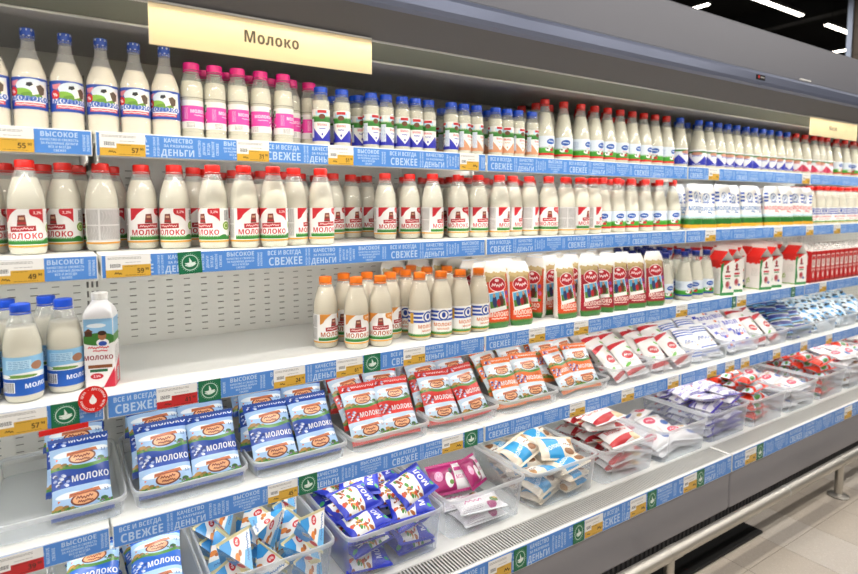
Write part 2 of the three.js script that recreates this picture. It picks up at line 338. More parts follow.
// ───────────────────────── price tags, badges ─────────────────────────
const PR = ['55.90', '57.90', '31.90', '51.90', '49.90', '59.90', '57.90', '24.70', '61.70', '71.90', '45.70', ''];
const tagTex = tex(1024, 1024, (g) => {
  R(g, '#f4f4f2', 0, 0, 1024, 1024);
  for (let k = 0; k < 16; k++) {
    const x = (k % 4) * 256, y = Math.floor(k / 4) * 140, redTag = k === 13 || k === 14, c = redTag ? '#c8282c' : '#dcae42', ink = '#3a2a1c';
    R(g, '#f3f3f1', x, y, 256, 140); R(g, '#d8d8d6', x, y, 256, 1.5);
    fine(g, x + 12, y + 14, 190, 16, '#8a8a8a', 8, 3); fine(g, x + 110, y + 46, 90, 8, '#9a9a9a', 8, 3);
    barcode(g, x + 22, y + 52, 62, 28, '#333');
    R(g, c, x, y + 92, 100, 48); R(g, c, x + 92, y + 64, 164, 76);
    fine(g, x + 104, y + 72, 70, 6, ink, 7, 2);
    fine(g, x + 104, y + 128, 120, 6, ink, 8, 2);
    const price = redTag ? (k === 13 ? '41.90' : '39.90') : PR[k] ?? '';
    if (price) { const [a, b] = price.split('.'); T(g, a, x + 196, y + 104, 42, ink, 0.9); T(g, b, x + 234, y + 94, 22, ink, 0.9); scribble(g, x + 48, y + 116, 40, 14, ink, 4); }
    else { scribble(g, x + 176, y + 104, 60, 24, ink, 7); scribble(g, x + 30, y + 116, 44, 12, ink, 4); }
    if (redTag) { g.strokeStyle = ink; g.lineWidth = 2; g.beginPath(); g.moveTo(x + 180, y + 84); g.lineTo(x + 226, y + 70); g.stroke(); }
  }
});
const tagMat = std({ map: tagTex, roughness: 0.3 });
const tagGeo = [];
function tagShape(k) { return tagGeo[k] ??= frontCard(0.104, 0.057, 0.0012, (k % 4) / 4, 1 - (Math.floor(k / 4) * 140 + 140) / 1024, (k % 4 + 1) / 4, 1 - Math.floor(k / 4) * 140 / 1024, (k % 4) / 4 + 0.01, 1 - (Math.floor(k / 4) * 140 + 40) / 1024); }
function tag(shelf, x, k, label, group, narrow = 1) {
  const low = shelf === 4, y = low ? 0.3965 : RAILTOP[shelf] - RAILH / 2, z = low ? 0.2755 : 0.0026;
  const m = solo('price_tag', tagShape(k), tagMat, label, 'price tag', [x, y, z], group);
  m.scale.x = narrow; if (low) m.scale.y = 1.25;
}
const YT = 'white and yellow price tag';
tag(0, -0.175, 0, `${YT} reading 55 on top rail below polka-dot capped glass bottles`);
tag(0, 0.064, 1, `${YT} reading 57 on top rail just after the first seam`);
tag(0, 0.395, 2, `${YT} reading 31 on top rail below pink-capped bottles`, undefined, 0.88);
tag(0, 0.668, 3, `${YT} reading 51 on top rail below small blue-capped bottles`, undefined, 0.82);
tag(0, 1.17, 11, `${YT} on top rail just before the second seam`, undefined, 0.82);
tag(0, 2.72, 11, `${YT} on top rail below navy-triangle bottles`, undefined, 0.9);
tag(0, 3.69, 11, `${YT} on top rail below the pink-label bottles`, undefined, 0.9);
tag(1, -0.168, 4, `${YT} reading 49 on second rail below the polka shelf`);
tag(1, 0.066, 5, `${YT} reading 59 on second rail beside a green badge`);
for (const x of [2.71, 3.39, 3.77, 4.14]) tag(1, x, 11, `${YT} on second rail below the striped bags and bottles`, 'tags on the second rail under the striped bags', 0.9);
tag(2, -0.178, 6, `${YT} reading 57 on third rail below blue-capped bottles`);
tag(2, 0.172, 13, 'white and red price tag reading 41 on third rail');
tag(2, 0.49, 7, `${YT} reading 24 on third rail under the empty shelf`, undefined, 0.95);
tag(2, 0.69, 8, `${YT} reading 61 on third rail below orange-capped bottles`, undefined, 0.9);
tag(2, 0.936, 9, `${YT} reading 71 on third rail below striped orange-capped bottles`, undefined, 0.85);
for (const x of [1.515, 1.77]) tag(2, x, 11, `${YT} on third rail below the red stand-up pouches`, 'tags under the red pouches', 0.85);
tag(2, 2.485, 11, `${YT} on third rail below the blue-capped conical bottles`, undefined, 0.9);
tag(2, 3.03, 11, `${YT} on third rail below the gable cartons`, undefined, 0.9);
tag(2, 3.985, 11, `${YT} on third rail below the red brick cartons`, undefined, 0.9);
tag(3, -0.2, 14, 'white and red price tag reading 39 on lowest shelf rail');
tag(3, 0.462, 10, `${YT} reading 45 on lowest shelf rail beside a green badge`, undefined, 0.9);
tag(3, 1.1, 11, `${YT} on lowest shelf rail below red milk pouches`, undefined, 0.9);
tag(3, 1.757, 11, `${YT} on lowest shelf rail below the orange pouches`, undefined, 0.9);
for (const x of [2.09, 2.435, 2.77, 2.94, 3.095, 3.44, 3.77, 4.11]) tag(3, x, 11, `${YT} on lowest shelf rail in the far bays`, 'tags on the lowest rail in the far bays', 0.85);
for (const x of [1.1, 1.557, 1.817, 2.17, 2.66, 3.72]) tag(4, x, 11, `${YT} on the bottom front rail of the deck`, 'tags on the deck rail', 0.95);

const badgeTex = tex(256, 256, (g) => {
  R(g, '#11704a', 0, 0, 256, 256); g.strokeStyle = '#cfe6da'; g.lineWidth = 9; g.beginPath(); g.arc(128, 128, 88, 0, 7); g.stroke();
  for (let a = 0; a < 26; a++) { const t = a / 26 * 2 * PI; R(g, '#cfe6da', 128 + Math.cos(t) * 104 - 3, 128 + Math.sin(t) * 104 - 3, 6, 6); }
  g.strokeStyle = '#e6f3ec'; g.lineWidth = 12; g.beginPath(); g.moveTo(72, 150); g.quadraticCurveTo(130, 196, 190, 140); g.stroke();
  PG(g, '#e6f3ec', 120, 62, 150, 118, 118, 140); PG(g, '#e6f3ec', 66, 130, 190, 122, 170, 158, 110, 166);
});
const badgeMat = std({ map: badgeTex, roughness: 0.35 }), badgeGeo = frontCard(0.06, 0.06, 0.0012, 0, 0, 1, 1, 0.01, 0.01);
function greenBadge(shelf, x, label, group, sx = 1) {
  const low = shelf === 4, y = low ? 0.3965 : RAILTOP[shelf] - RAILH / 2, z = low ? 0.2757 : 0.0028;
  const m = solo('green_badge', badgeGeo, badgeMat, label, 'badge', [x, y, z], group); m.scale.set(sx, low ? 1.25 : 1, 1); return m;
}
greenBadge(1, 0.216, 'green square badge with white emblem on second shelf rail', undefined).rotation.z = 0.05;
greenBadge(2, -0.088, 'green square badge beside the red disc on third rail');
greenBadge(2, 0.257, 'green square badge right of the red price tag');
greenBadge(2, 0.772, 'green square badge on third rail below orange-capped bottles');
greenBadge(2, 2.955, 'narrow green badge on third rail left of a tag below gable cartons', undefined, 0.6);
greenBadge(2, 3.6, 'green badge on third rail below the gable and brick cartons', undefined, 0.8);
greenBadge(3, 0.543, 'green square badge on lowest rail below blue milk pouches');
greenBadge(3, 1.185, 'green square badge on lowest rail below red milk pouches');
for (const x of [1.19, 1.475, 1.905, 2.245, 2.745]) greenBadge(4, x, 'green square badge on the bottom front rail of the deck', 'badges on the deck rail', 0.95);
{
  const dt = tex(256, 256, (g) => {
    R(g, '#e0201c', 0, 0, 256, 256); const s = 'ДОСТУПНАЯ ЦЕНА · ДОСТУПНАЯ ЦЕНА · ';
    [...s].forEach((ch, i) => { const a = i / s.length * 2 * PI; T(g, ch, 128 + Math.sin(a) * 100, 128 - Math.cos(a) * 100, 28, '#fff', 0.9, { rot: a }); });
    EL(g, '#fff', 128, 142, 32, 34); PG(g, '#fff', 100, 128, 128, 78, 156, 128);
  });
  const o = thing('price_disc', 'round red disc with a white drop clipped on third rail', 'sign', [-0.0275, 1.106, 0.0125]);
  const d = new THREE.CylinderGeometry(0.0325, 0.0325, 0.0012, 40).rotateX(PI / 2);
  const dm = part('disc', d, std({ map: dt, roughness: 0.35 }), o); dm.scale.x = 1.05; dm.rotation.z = PI / 2;
  part('clip', box(0.012, 0.008, 0.0085, 0, -0.02, -0.005), M.white, o);
  solo('red_flag', rbox(0.105, 0.014, 0.002, 0.0006), M.red, 'plain red plastic strip hung below third rail beside the disc', 'strip', [-0.092, 1.0395, 0.006]).rotation.z = 0.03;
}

// ───────────────────────── bottles ─────────────────────────
const LW = 512, LH = 200;
const labelTex = {
  polka: tex(LW, LH, (g) => { R(g, '#2a51b4', 0, 0, LW, LH); for (const c of [256, 0, 512]) { EL(g, '#dfeaf4', c + 20, 52, 76, 44); PG(g, '#e7eef5', c + 30, 20, c + 104, 14, c + 108, 140, c + 60, 128); EL(g, '#86b83e', c - 28, 92, 44, 22); EL(g, '#6a9a34', c + 24, 108, 56, 16); PG(g, '#f7f6f3', c + 12, 40, c + 40, 30, c + 52, 100, c + 22, 112); PG(g, '#22262c', c - 2, 34, c + 20, 30, c + 26, 46, c + 10, 58, c - 6, 52); PG(g, '#f4efe8', c + 60, 34, c + 96, 44, c + 100, 128, c + 70, 120); PG(g, '#5a4636', c + 40, 52, c + 62, 40, c + 84, 60, c + 80, 100, c + 58, 110, c + 48, 84); PG(g, '#e98d9a', c - 92, 26, c - 40, 18, c - 62, 58, c - 88, 52); EL(g, '#d7232b', c - 74, 92, 25, 32); T(g, '%', c - 74, 92, 30, '#fff'); T(g, 'молоко', c + 8, 128, 54, '#f2f4fb', 1.04); T(g, 'молоко', c + 8, 128, 50, '#5b7cc8', 1.0); R(g, '#f4f1f3', c - 66, 150, 160, 10); R(g, '#df5b66', c - 70, 160, 160, 22); scribble(g, c - 60, 171, 140, 10, '#fbe9ea', 4); } }),
  pink: tex(LW, LH, (g) => { R(g, '#f3f2f0', 0, 0, LW, LH); R(g, '#ee4fb2', 0, 40, LW, 110); for (const c of [256, 0, 512]) { T(g, 'МОЛОКО', c, 78, 34, '#fbeff7', 0.95); scribble(g, c - 44, 106, 88, 8, '#fbeff7', 3); R(g, '#138a4c', c + 62, 18, 26, 54); PG(g, '#e9f6ee', c + 68, 60, c + 82, 24, c + 82, 60); for (let i = 0; i < 7; i++) EL(g, i % 2 ? '#222' : '#f3f2f0', c + 66 + (i % 3) * 9, 118 + (i * 5) % 34, 7, 6); fine(g, c - 120, 56, 30, 80, '#f7c9e6', 8, 3); fine(g, c - 100, 160, 60, 30, '#55555a', 9, 3); } }),
  farm: (base) => tex(LW, LH, (g) => { R(g, '#f2f1ee', 0, 0, LW, LH); for (let c = -85.33; c <= 600; c += 170.67) { R(g, '#bfe0f2', c - 60, 14, 120, 26); R(g, '#c92630', c - 42, 6, 84, 18); grass(g, c - 85, c + 85, 50, 30, '#2f7d2b', '#59a23a'); EL(g, '#6a3c22', c, 46, 30, 16); T(g, 'Молоко', c, 96, 26, '#d8606a', 0.9); scribble(g, c - 30, 122, 60, 7, base, 3); PG(g, base, c - 85, 200, c - 85, 118, c, 186, c + 85, 118, c + 85, 200); EL(g, '#f2f1ee', c, 158, 12, 12); EL(g, base, c, 158, 8, 8); } R(g, '#e6ebf4', 118, 60, 54, 118); fine(g, 122, 64, 46, 110, '#9fb0cf', 9, 4); }),
  oval: (cap) => tex(LW, LH, (g) => { R(g, '#dfe8f4', 0, 0, LW, LH); for (const c of [256, 0, 512]) { EL(g, '#2156ae', c, 58, 40, 30, -0.15); scribble(g, c - 26, 58, 52, 14, '#eef4fb', 5); fine(g, c - 28, 98, 56, 18, '#d98a94', 9, 4); fine(g, c + 80, 30, 80, 80, '#a9bcd8', 8, 4); grass(g, c - 128, c + 128, 132, 46, '#3f9a2b', '#6dbd3a'); EL(g, '#f4f2ee', c - 26, 140, 26, 20); EL(g, '#c22a2e', c + 6, 146, 18, 16); EL(g, '#5a3a2c', c + 18, 122, 9, 9); EL(g, '#2a2624', c - 34, 132, 9, 7); } R(g, cap, 0, 178, LW, 22); }),
  navy: (base) => tex(LW, LH, (g) => { R(g, '#e7eaf2', 0, 0, LW, LH); R(g, '#3c7c38', 0, 20, LW, 22); for (let c = -85.33; c <= 600; c += 170.67) { EL(g, '#c98a76', c, 52, 56, 20); T(g, 'Молоко', c, 78, 26, base, 0.9); PG(g, base, c - 85, 200, c - 85, 84, c - 10, 176, c + 10, 176, c + 85, 84, c + 85, 200); scribble(g, c - 40, 188, 80, 8, '#dfe2f4', 4); } }),
  brand: (main, dark, ink) => tex(LW, LH, (g) => {
    R(g, '#f1efee', 0, 0, LW, LH);
    for (const c of [256]) {
      g.fillStyle = main; g.beginPath(); g.moveTo(c - 96, 0); g.lineTo(c - 18, 0); g.quadraticCurveTo(c - 52, 24, c - 66, 44); g.quadraticCurveTo(c - 74, 66, c - 96, 72); g.fill();
      g.beginPath(); g.moveTo(c + 34, 2); g.lineTo(c + 98, 0); g.lineTo(c + 98, 78); g.quadraticCurveTo(c + 76, 44, c + 48, 40); g.quadraticCurveTo(c + 26, 30, c + 34, 2); g.fill();
      T(g, '3,2%', c + 68, 20, 20, '#f6e5e2', 0.9); PG(g, '#7c3a30', c - 16, 34, c + 14, 32, c + 20, 88, c - 22, 88); R(g, '#c79a7c', c - 12, 44, 22, 12); R(g, dark, c - 20, 70, 38, 8);
      g.save(); g.translate(c, 104); g.rotate(-0.04); R(g, dark, -58, -14, 116, 28); scribble(g, -48, 0, 96, 13, '#f4dcd8', 4); g.restore();
      T(g, 'МОЛОКО', c, 142, 42, ink, 1.0);
    }
    grass(g, 148, 430, 170, 30, '#2f7f33', '#55a043'); EL(g, '#2f7f33', 372, 178, 30, 22, -0.4);
    barcode(g, 380, 8, 34, 66); EL(g, '#7da52c', 396, 104, 25, 25); EL(g, '#d8e6b2', 396, 104, 17, 17); EL(g, '#7da52c', 396, 104, 11, 11);
    for (const [x, w] of [[432, 80], [0, 140]]) { R(g, '#d9d7d6', x, 0, w, 186); fine(g, x + 5, 8, w - 10, 80, '#8f8d8c', 6, 3); fine(g, x + 5, 100, w - 10, 78, '#8f8d8c', 6, 3); }
    R(g, '#f1efee', 0, 186, LW, 4); R(g, '#e7a53c', 0, 190, LW, 10);
  }),
  bluePet: tex(LW, LH, (g) => { R(g, '#8ec4ea', 0, 0, LW, LH); for (const c of [256, 0, 512]) { R(g, '#b7dcf4', c - 60, 18, 110, 46); fine(g, c - 50, 24, 90, 40, '#5f93c4', 9, 3); EL(g, '#a8785c', c + 76, 52, 28, 22); EL(g, '#f1f1ee', c + 40, 96, 90, 14); EL(g, '#6f9c46', c - 20, 102, 96, 10); EL(g, '#f4f4f2', c - 70, 100, 30, 9); R(g, '#f2f4f6', c - 128, 108, 256, 5); R(g, '#1c5cbc', c - 128, 113, 256, 87); T(g, 'МОЛОКО', c + 90, 152, 34, '#eef4fb', 0.95); } barcode(g, 150, 130, 84, 54); }),
  stripe: (ink) => tex(LW, LH, (g) => { R(g, '#f2f0ec', 0, 0, LW, LH); for (let k = 0; k < 3; k++) R(g, '#234ab0', 0, 16 + k * 30, LW, 16); for (const c of [256, 0, 512]) { EL(g, '#f2f0ec', c, 52, 46, 46); g.strokeStyle = '#20459f'; g.lineWidth = 10; g.beginPath(); g.arc(c, 50, 34, 0, 7); g.stroke(); EL(g, '#20459f', c, 48, 14, 20); scribble(g, c - 40, 86, 80, 8, '#20459f', 5); T(g, 'МОЛОКО', c, 122, 36, ink, 0.95); T(g, 'МОЛОКО', c, 154, 22, ink, 0.95); } R(g, '#e6b23c', 116, 20, 30, 80); grass(g, 0, LW, 180, 20, '#3e8a33', '#66ab45'); R(g, '#d8a23a', 0, 194, LW, 6); }),
};
const LM = (t) => std({ map: t, roughness: 0.42 });
const LABEL = {
  polka: LM(labelTex.polka), pink: LM(labelTex.pink), farmBlue: LM(labelTex.farm('#2b2fae')), farmTan: LM(labelTex.farm('#d79a76')), ovalRed: LM(labelTex.oval('#d42026')), ovalBlue: LM(labelTex.oval('#27479c')),
  navy: LM(labelTex.navy('#2a35b0')), rose: LM(labelTex.navy('#c9355a')), brandRed: LM(labelTex.brand('#c8202e', '#b3232c', '#c01f2c')), brandOrange: LM(labelTex.brand('#e0923a', '#a8282c', '#b2542a')),
  bluePet: LM(labelTex.bluePet), stripeOrange: LM(labelTex.stripe('#d0703c')), stripeRed: LM(labelTex.stripe('#d24a58')),
};
function curve(profile, n = 26) {      // smooth lathe profile through [height, radius] stations
  const c = new THREE.SplineCurve(profile.map(([h, r]) => new THREE.Vector2(r, h)));
  return c.getPoints(n).map((p) => [Math.max(0.0005, p.x), p.y]);
}
function radiusAt(profile, y) { for (let i = 1; i < profile.length; i++) if (profile[i][0] >= y) { const [a, b] = [profile[i - 1], profile[i]]; return a[1] + (b[1] - a[1]) * (y - a[0]) / Math.max(1e-6, b[0] - a[0]); } return profile.at(-1)[1]; }
const capGeo = (r, h, ribs = 32) => {       // ribbed screw cap with a rounded top edge
  const g = lathe([[r * 0.92, 0], [r, h * 0.05], [r, h * 0.82], [r * 0.93, h * 0.97], [r * 0.8, h], [0.0004, h]], ribs), p = g.attributes.position;
  for (let i = 0; i < p.count; i++) { const k = Math.floor(i / 6); if (p.getY(i) < h * 0.9 && k % 2) { p.setX(i, p.getX(i) * 0.975); p.setZ(i, p.getZ(i) * 0.975); } }
  g.computeVertexNormals(); return g;
};
function bottleKit({ prof, fill, label, labelMat, capR, capH, capMat: cm, milk = M.milk, shell = M.pet, tiltRing }) {
  // prof: [height, radius] of the shell from foot to neck top; fill: milk level; label: [y0, y1]
  const base = prof.filter(([h]) => h < label[0] - 0.001 || h >= 0);
  const shellPts = [[0.0005, 0.002], ...curve(prof)];
  const milkProf = prof.filter(([h]) => h < fill).map(([h, r]) => [Math.max(h, 0.0015), r - 0.0013]); milkProf.push([fill, radiusAt(prof, fill) - 0.0013]);
  const milkPts = [[0.0005, 0.003], ...curve(milkProf), [0.0005, fill]];
  const lr = radiusAt(prof, (label[0] + label[1]) / 2) + 0.0005;
  const r0 = radiusAt(prof, label[0]) + 0.0005, r1 = radiusAt(prof, label[1]) + 0.0005;
  const g = { shell: lathe(shellPts, 30), milk: lathe(milkPts, 30), label: new THREE.CylinderGeometry(r1, r0, label[1] - label[0], 36, 1, true, PI, PI * 2).translate(0, (label[0] + label[1]) / 2, 0), cap: capGeo(capR, capH), ring: lathe([[capR * 0.9, 0], [capR * 1.03, 0.001], [capR * 1.03, 0.003], [capR * 0.9, 0.004]], 24) };
  const top = prof.at(-1)[0];
  return (name, text, group) => {
    const o = new THREE.Group(); o.name = name; o.userData = { label: text, category: 'bottle', group };
    part('milk', g.milk, milk, o); part('bottle_shell', g.shell, shell, o); part('label', g.label, labelMat, o);
    const c = part('cap', g.cap, cm, o, [0, top - capH * 0.55, 0]);
    part('tamper_ring', g.ring, cm, c, [0, -0.006, 0]);
    return o;
  };
}
const P930 = [[0, 0.034], [0.003, 0.0385], [0.012, 0.042], [0.03, 0.0425], [0.122, 0.0425], [0.15, 0.0412], [0.172, 0.0375], [0.19, 0.0325], [0.205, 0.0275], [0.217, 0.0235], [0.225, 0.0205], [0.238, 0.0198]];
const PGLASS = [[0, 0.03], [0.003, 0.034], [0.01, 0.0365], [0.03, 0.037], [0.128, 0.037], [0.145, 0.0348], [0.163, 0.029], [0.18, 0.0225], [0.195, 0.0178], [0.215, 0.0148], [0.23, 0.0138], [0.242, 0.0138]];
const PPINK = [[0, 0.025], [0.003, 0.0285], [0.008, 0.03], [0.025, 0.0305], [0.03, 0.0298], [0.115, 0.0298], [0.12, 0.0308], [0.145, 0.0308], [0.165, 0.028], [0.18, 0.0235], [0.19, 0.0205], [0.21, 0.0195]];
const PSMALL = [[0, 0.024], [0.003, 0.027], [0.008, 0.028], [0.135, 0.028], [0.15, 0.0265], [0.16, 0.0235], [0.168, 0.0205], [0.186, 0.02]];
const PCONE = [[0, 0.034], [0.003, 0.038], [0.01, 0.041], [0.03, 0.0415], [0.1, 0.0412], [0.125, 0.038], [0.15, 0.0335], [0.175, 0.0285], [0.195, 0.0238], [0.212, 0.0195], [0.225, 0.017], [0.243, 0.0165]];
const polkaTex = tex(128, 64, (g) => { R(g, '#2450b8', 0, 0, 128, 64); for (let i = 0; i < 8; i++) for (let k = 0; k < 4; k++) EL(g, '#f0f2f6', i * 16 + (k % 2) * 8, 6 + k * 16, 3.6, 4.2); });
const KIT = {
  polka: bottleKit({ prof: PGLASS, fill: 0.176, label: [0.052, 0.128], labelMat: LABEL.polka, capR: 0.0158, capH: 0.02, capMat: std({ map: polkaTex, roughness: 0.4 }), shell: M.glass }),
  pink: bottleKit({ prof: PPINK, fill: 0.166, label: [0.034, 0.113], labelMat: LABEL.pink, capR: 0.0218, capH: 0.02, capMat: CAP.pink }),
  farmBlue: bottleKit({ prof: PSMALL, fill: 0.15, label: [0.022, 0.122], labelMat: LABEL.farmBlue, capR: 0.0215, capH: 0.019, capMat: CAP.blue }),
  farmTan: bottleKit({ prof: PSMALL, fill: 0.15, label: [0.022, 0.122], labelMat: LABEL.farmTan, capR: 0.0215, capH: 0.019, capMat: CAP.blue }),
  ovalRed: bottleKit({ prof: PCONE, fill: 0.196, label: [0.022, 0.1], labelMat: LABEL.ovalRed, capR: 0.0192, capH: 0.022, capMat: CAP.red }),
  ovalNavy: bottleKit({ prof: PCONE, fill: 0.196, label: [0.022, 0.1], labelMat: LABEL.ovalBlue, capR: 0.0192, capH: 0.022, capMat: CAP.navy }),
  navy: bottleKit({ prof: PCONE, fill: 0.196, label: [0.022, 0.1], labelMat: LABEL.navy, capR: 0.0192, capH: 0.022, capMat: CAP.blue }),
  rose: bottleKit({ prof: PCONE, fill: 0.196, label: [0.022, 0.1], labelMat: LABEL.rose, capR: 0.0192, capH: 0.022, capMat: CAP.red }),
  brandRed: bottleKit({ prof: P930, fill: 0.202, label: [0.021, 0.12], labelMat: LABEL.brandRed, capR: 0.0222, capH: 0.021, capMat: CAP.red }),
  brandOrange: bottleKit({ prof: P930, fill: 0.212, label: [0.021, 0.12], labelMat: LABEL.brandOrange, capR: 0.0222, capH: 0.021, capMat: CAP.orange, milk: M.milkWarm }),
  bluePet: bottleKit({ prof: P930, fill: 0.19, label: [0.02, 0.118], labelMat: LABEL.bluePet, capR: 0.0222, capH: 0.021, capMat: CAP.blue }),
  stripeOrange: bottleKit({ prof: P930, fill: 0.212, label: [0.012, 0.112], labelMat: LABEL.stripeOrange, capR: 0.0222, capH: 0.021, capMat: CAP.orange, milk: M.milkWarm }),
  stripeRed: bottleKit({ prof: P930, fill: 0.212, label: [0.012, 0.112], labelMat: LABEL.stripeRed, capR: 0.0222, capH: 0.021, capMat: CAP.red }),
};
const standing = [[], [], [], []];     // what already stands on each shelf: [x, z, radius]
function free(s, x, z, r) { return standing[s].every(([a, b, q]) => Math.hypot(a - x, b - z) > r + q + 0.001); }
function settle(s, x, z, r) {          // a bottle that would cut into another one is slid back a little, or aside
  for (let k = 0; k < 60; k++) { if (free(s, x, z, r)) break; const hit = standing[s].find(([a, b, q]) => Math.hypot(a - x, b - z) <= r + q + 0.001); const dx = x - hit[0], dz = z - hit[1], d = Math.hypot(dx, dz) || 1e-3; x += dx / d * 0.004; z += dz / d * 0.004 - 0.002; }
  standing[s].push([x, z, r]); return [x, z];
}
const bays = ['before first rail seam', 'after first rail seam', 'after second rail seam', 'after third rail seam', 'after fourth rail seam', 'after fifth rail seam'];
const bayOf = (x) => bays[Math.max(0, Math.min(5, Math.floor(x / W) + 1))];
function row(kit, name, s, pts, r, front, behind, { rows = [], turn = 35, aim = 0, x0, x1, keep = 1, pitch, turns, states, notes = {} } = {}) {
  let proto = null;
  const put = (x, z, text, yawDeg, note) => {
    const yaw = rad(yawDeg), near = Math.abs(yawDeg), state = states ? (near < 22 ? ' emblem outward,' : near > 110 ? ' text panel outward,' : yawDeg < 0 ? ' barcode outward,' : ' label turned aside,') : '';
    const label = note ? `${text}, ${note}` : `${text},${state} ${bayOf(x)}`, group = `${text}, ${bayOf(x)}`;
    if (!proto) { proto = KIT[kit](numbered(name), label, group); scene.add(proto); proto.position.set(x, SH[s], z); proto.rotation.y = yaw; } else copyOf(proto, [x, SH[s], z], yaw, label, group);
  };
  pts.forEach(([x, z], i) => { const [a, b] = settle(s, x, z, r); put(a, b, front, turns?.[i] ?? rr(-turn, turn) + aim, notes[i]); });
  for (const z of rows) for (let x = x0; x <= x1; x += pitch ?? r * 2 + 0.006) {
    const xx = x + rr(-0.004, 0.004), zz = z + rr(-0.006, 0.006);
    if (rnd() > keep || !free(s, xx, zz, r)) continue;
    standing[s].push([xx, zz, r]); put(xx, zz, behind, rr(-turn, turn) + aim);
  }
}
const Z = (z, ...xs) => xs.map((x) => [x, z]);
// top shelf
row('polka', 'glass_bottle', 0, Z(-0.08, -0.285, -0.205, -0.132, -0.058, 0.017, 0.098, 0.173), 0.037, 'glass milk bottle with blue polka-dot cap', '', { turn: 22, aim: -6, notes: { 4: 'first one after the rail seam', 6: 'beside the pink-capped bottles' } });
row('pink', 'pink_capped_bottle', 0, Z(-0.09, 0.248, 0.311, 0.38, 0.448, 0.518).concat(Z(-0.155, 0.565, 0.615)), 0.0308, 'small milk bottle with pink cap and label', 'pink-capped milk bottle standing behind the front pink-capped row', { rows: [-0.17], x0: 0.3, x1: 0.52, keep: 0.8, turn: 55, states: true, notes: { 0: 'beside the polka-dot capped glass bottles', 6: 'beside the small blue-capped bottles' } });
row('farmBlue', 'small_bottle', 0, Z(-0.09, 0.642, 0.715, 0.822, 0.88, 0.944, 0.993, 1.042, 1.154), 0.028, 'small blue-capped bottle with dark blue pointed label', 'small dark-label bottle standing behind the front row', { rows: [-0.155, -0.215], x0: 0.68, x1: 1.03, keep: 0.85 });
row('farmTan', 'small_bottle', 0, Z(-0.09, 0.766, 1.209, 1.268, 1.365, 1.424, 1.482, 1.557).concat(Z(-0.15, 1.32)), 0.028, 'small blue-capped bottle with tan pointed label', 'small tan-label bottle standing behind the front row', { rows: [-0.155, -0.215], x0: 1.2, x1: 1.56, keep: 0.85 });
row('ovalRed', 'conical_bottle', 0, Z(-0.09, 1.628, 1.737, 1.842, 1.93, 2.014, 2.098, 2.182, 2.266, 2.35, 2.441), 0.0415, 'red-capped conical bottle with pale blue oval label on top shelf', 'red-capped conical bottle behind the front row on top shelf', { rows: [-0.18, -0.265], x0: 1.66, x1: 2.44, aim: -20 });
row('navy', 'conical_bottle', 0, Z(-0.09, 2.56, 2.72, 2.812, 2.9, 2.987, 3.077, 3.173, 3.26, 3.35, 3.436, 3.536, 3.631), 0.0415, 'blue-capped conical bottle with navy pointed label on top shelf', 'blue-capped conical bottle behind the navy-label row on top shelf', { rows: [-0.18], x0: 2.58, x1: 3.63, aim: -30 });
row('rose', 'conical_bottle', 0, Z(-0.09, 3.744, 3.858, 3.976, 4.065, 4.155), 0.0415, 'red-capped conical bottle with crimson pointed label on top shelf', 'red-capped conical bottle behind the crimson-label row', { rows: [-0.18], x0: 3.75, x1: 4.15, aim: -30 });
row('ovalRed', 'conical_bottle', 0, Z(-0.09, 4.29, 4.42, 4.55, 4.66), 0.0415, 'red-capped conical bottle with oval label below the far sign', 'red-capped conical bottle behind those below the far sign', { rows: [-0.18, -0.27], x0: 4.3, x1: 5.3, aim: -30 });
// second shelf
row('brandRed', 'milk_bottle', 1, [[-0.33, -0.15], [-0.242, -0.24], [-0.151, -0.172], [-0.066, -0.25], [0.024, -0.213], [0.128, -0.22], [0.211, -0.178], [0.282, -0.27], [0.308, -0.12], [0.39, -0.1], [0.472, -0.085], [0.556, -0.122], [0.64, -0.106], [0.885, -0.39], [0.95, -0.229], [1.055, -0.226], [1.124, -0.175], [1.243, -0.166], [1.33, -0.153], [1.405, -0.118], [1.486, -0.13], [1.572, -0.127], [1.66, -0.1], [1.746, -0.085], [1.832, -0.08], [1.918, -0.085], [0.975, -0.43], [0.8, -0.44]], 0.0425,
  'red-capped milk bottle with red-cornered label', 'red-capped milk bottle at back of second shelf', { rows: [-0.35, -0.44, -0.53], x0: -0.3, x1: 1.9, keep: 0.78, turn: 62, aim: -8, pitch: 0.091, states: true, turns: [-20, 30, -14, -42, 165, 16, -38, 20, -58, 24, -30, 62, 6, 10, 4, -12, 34, -36, 2, 26, 40, 64, -34, 150, 12, 44, 24] });
row('ovalRed', 'conical_bottle', 1, Z(-0.12, 2.03, 2.13, 2.23, 2.34, 2.45, 2.56), 0.0415, 'red-capped conical bottle with oval label on second shelf', 'red-capped conical bottle behind the front ones on second shelf', { rows: [-0.21, -0.3], x0: 2.0, x1: 2.56, aim: -30 });
row('stripeRed', 'striped_bottle', 1, Z(-0.1, 3.97, 4.1, 4.2, 4.3, 4.41, 4.53, 4.65), 0.0425, 'red-capped bottle with blue striped label on second shelf', 'red-capped blue-striped bottle behind the front ones on second shelf', { rows: [-0.19, -0.28], x0: 3.97, x1: 5.3, aim: -25 });
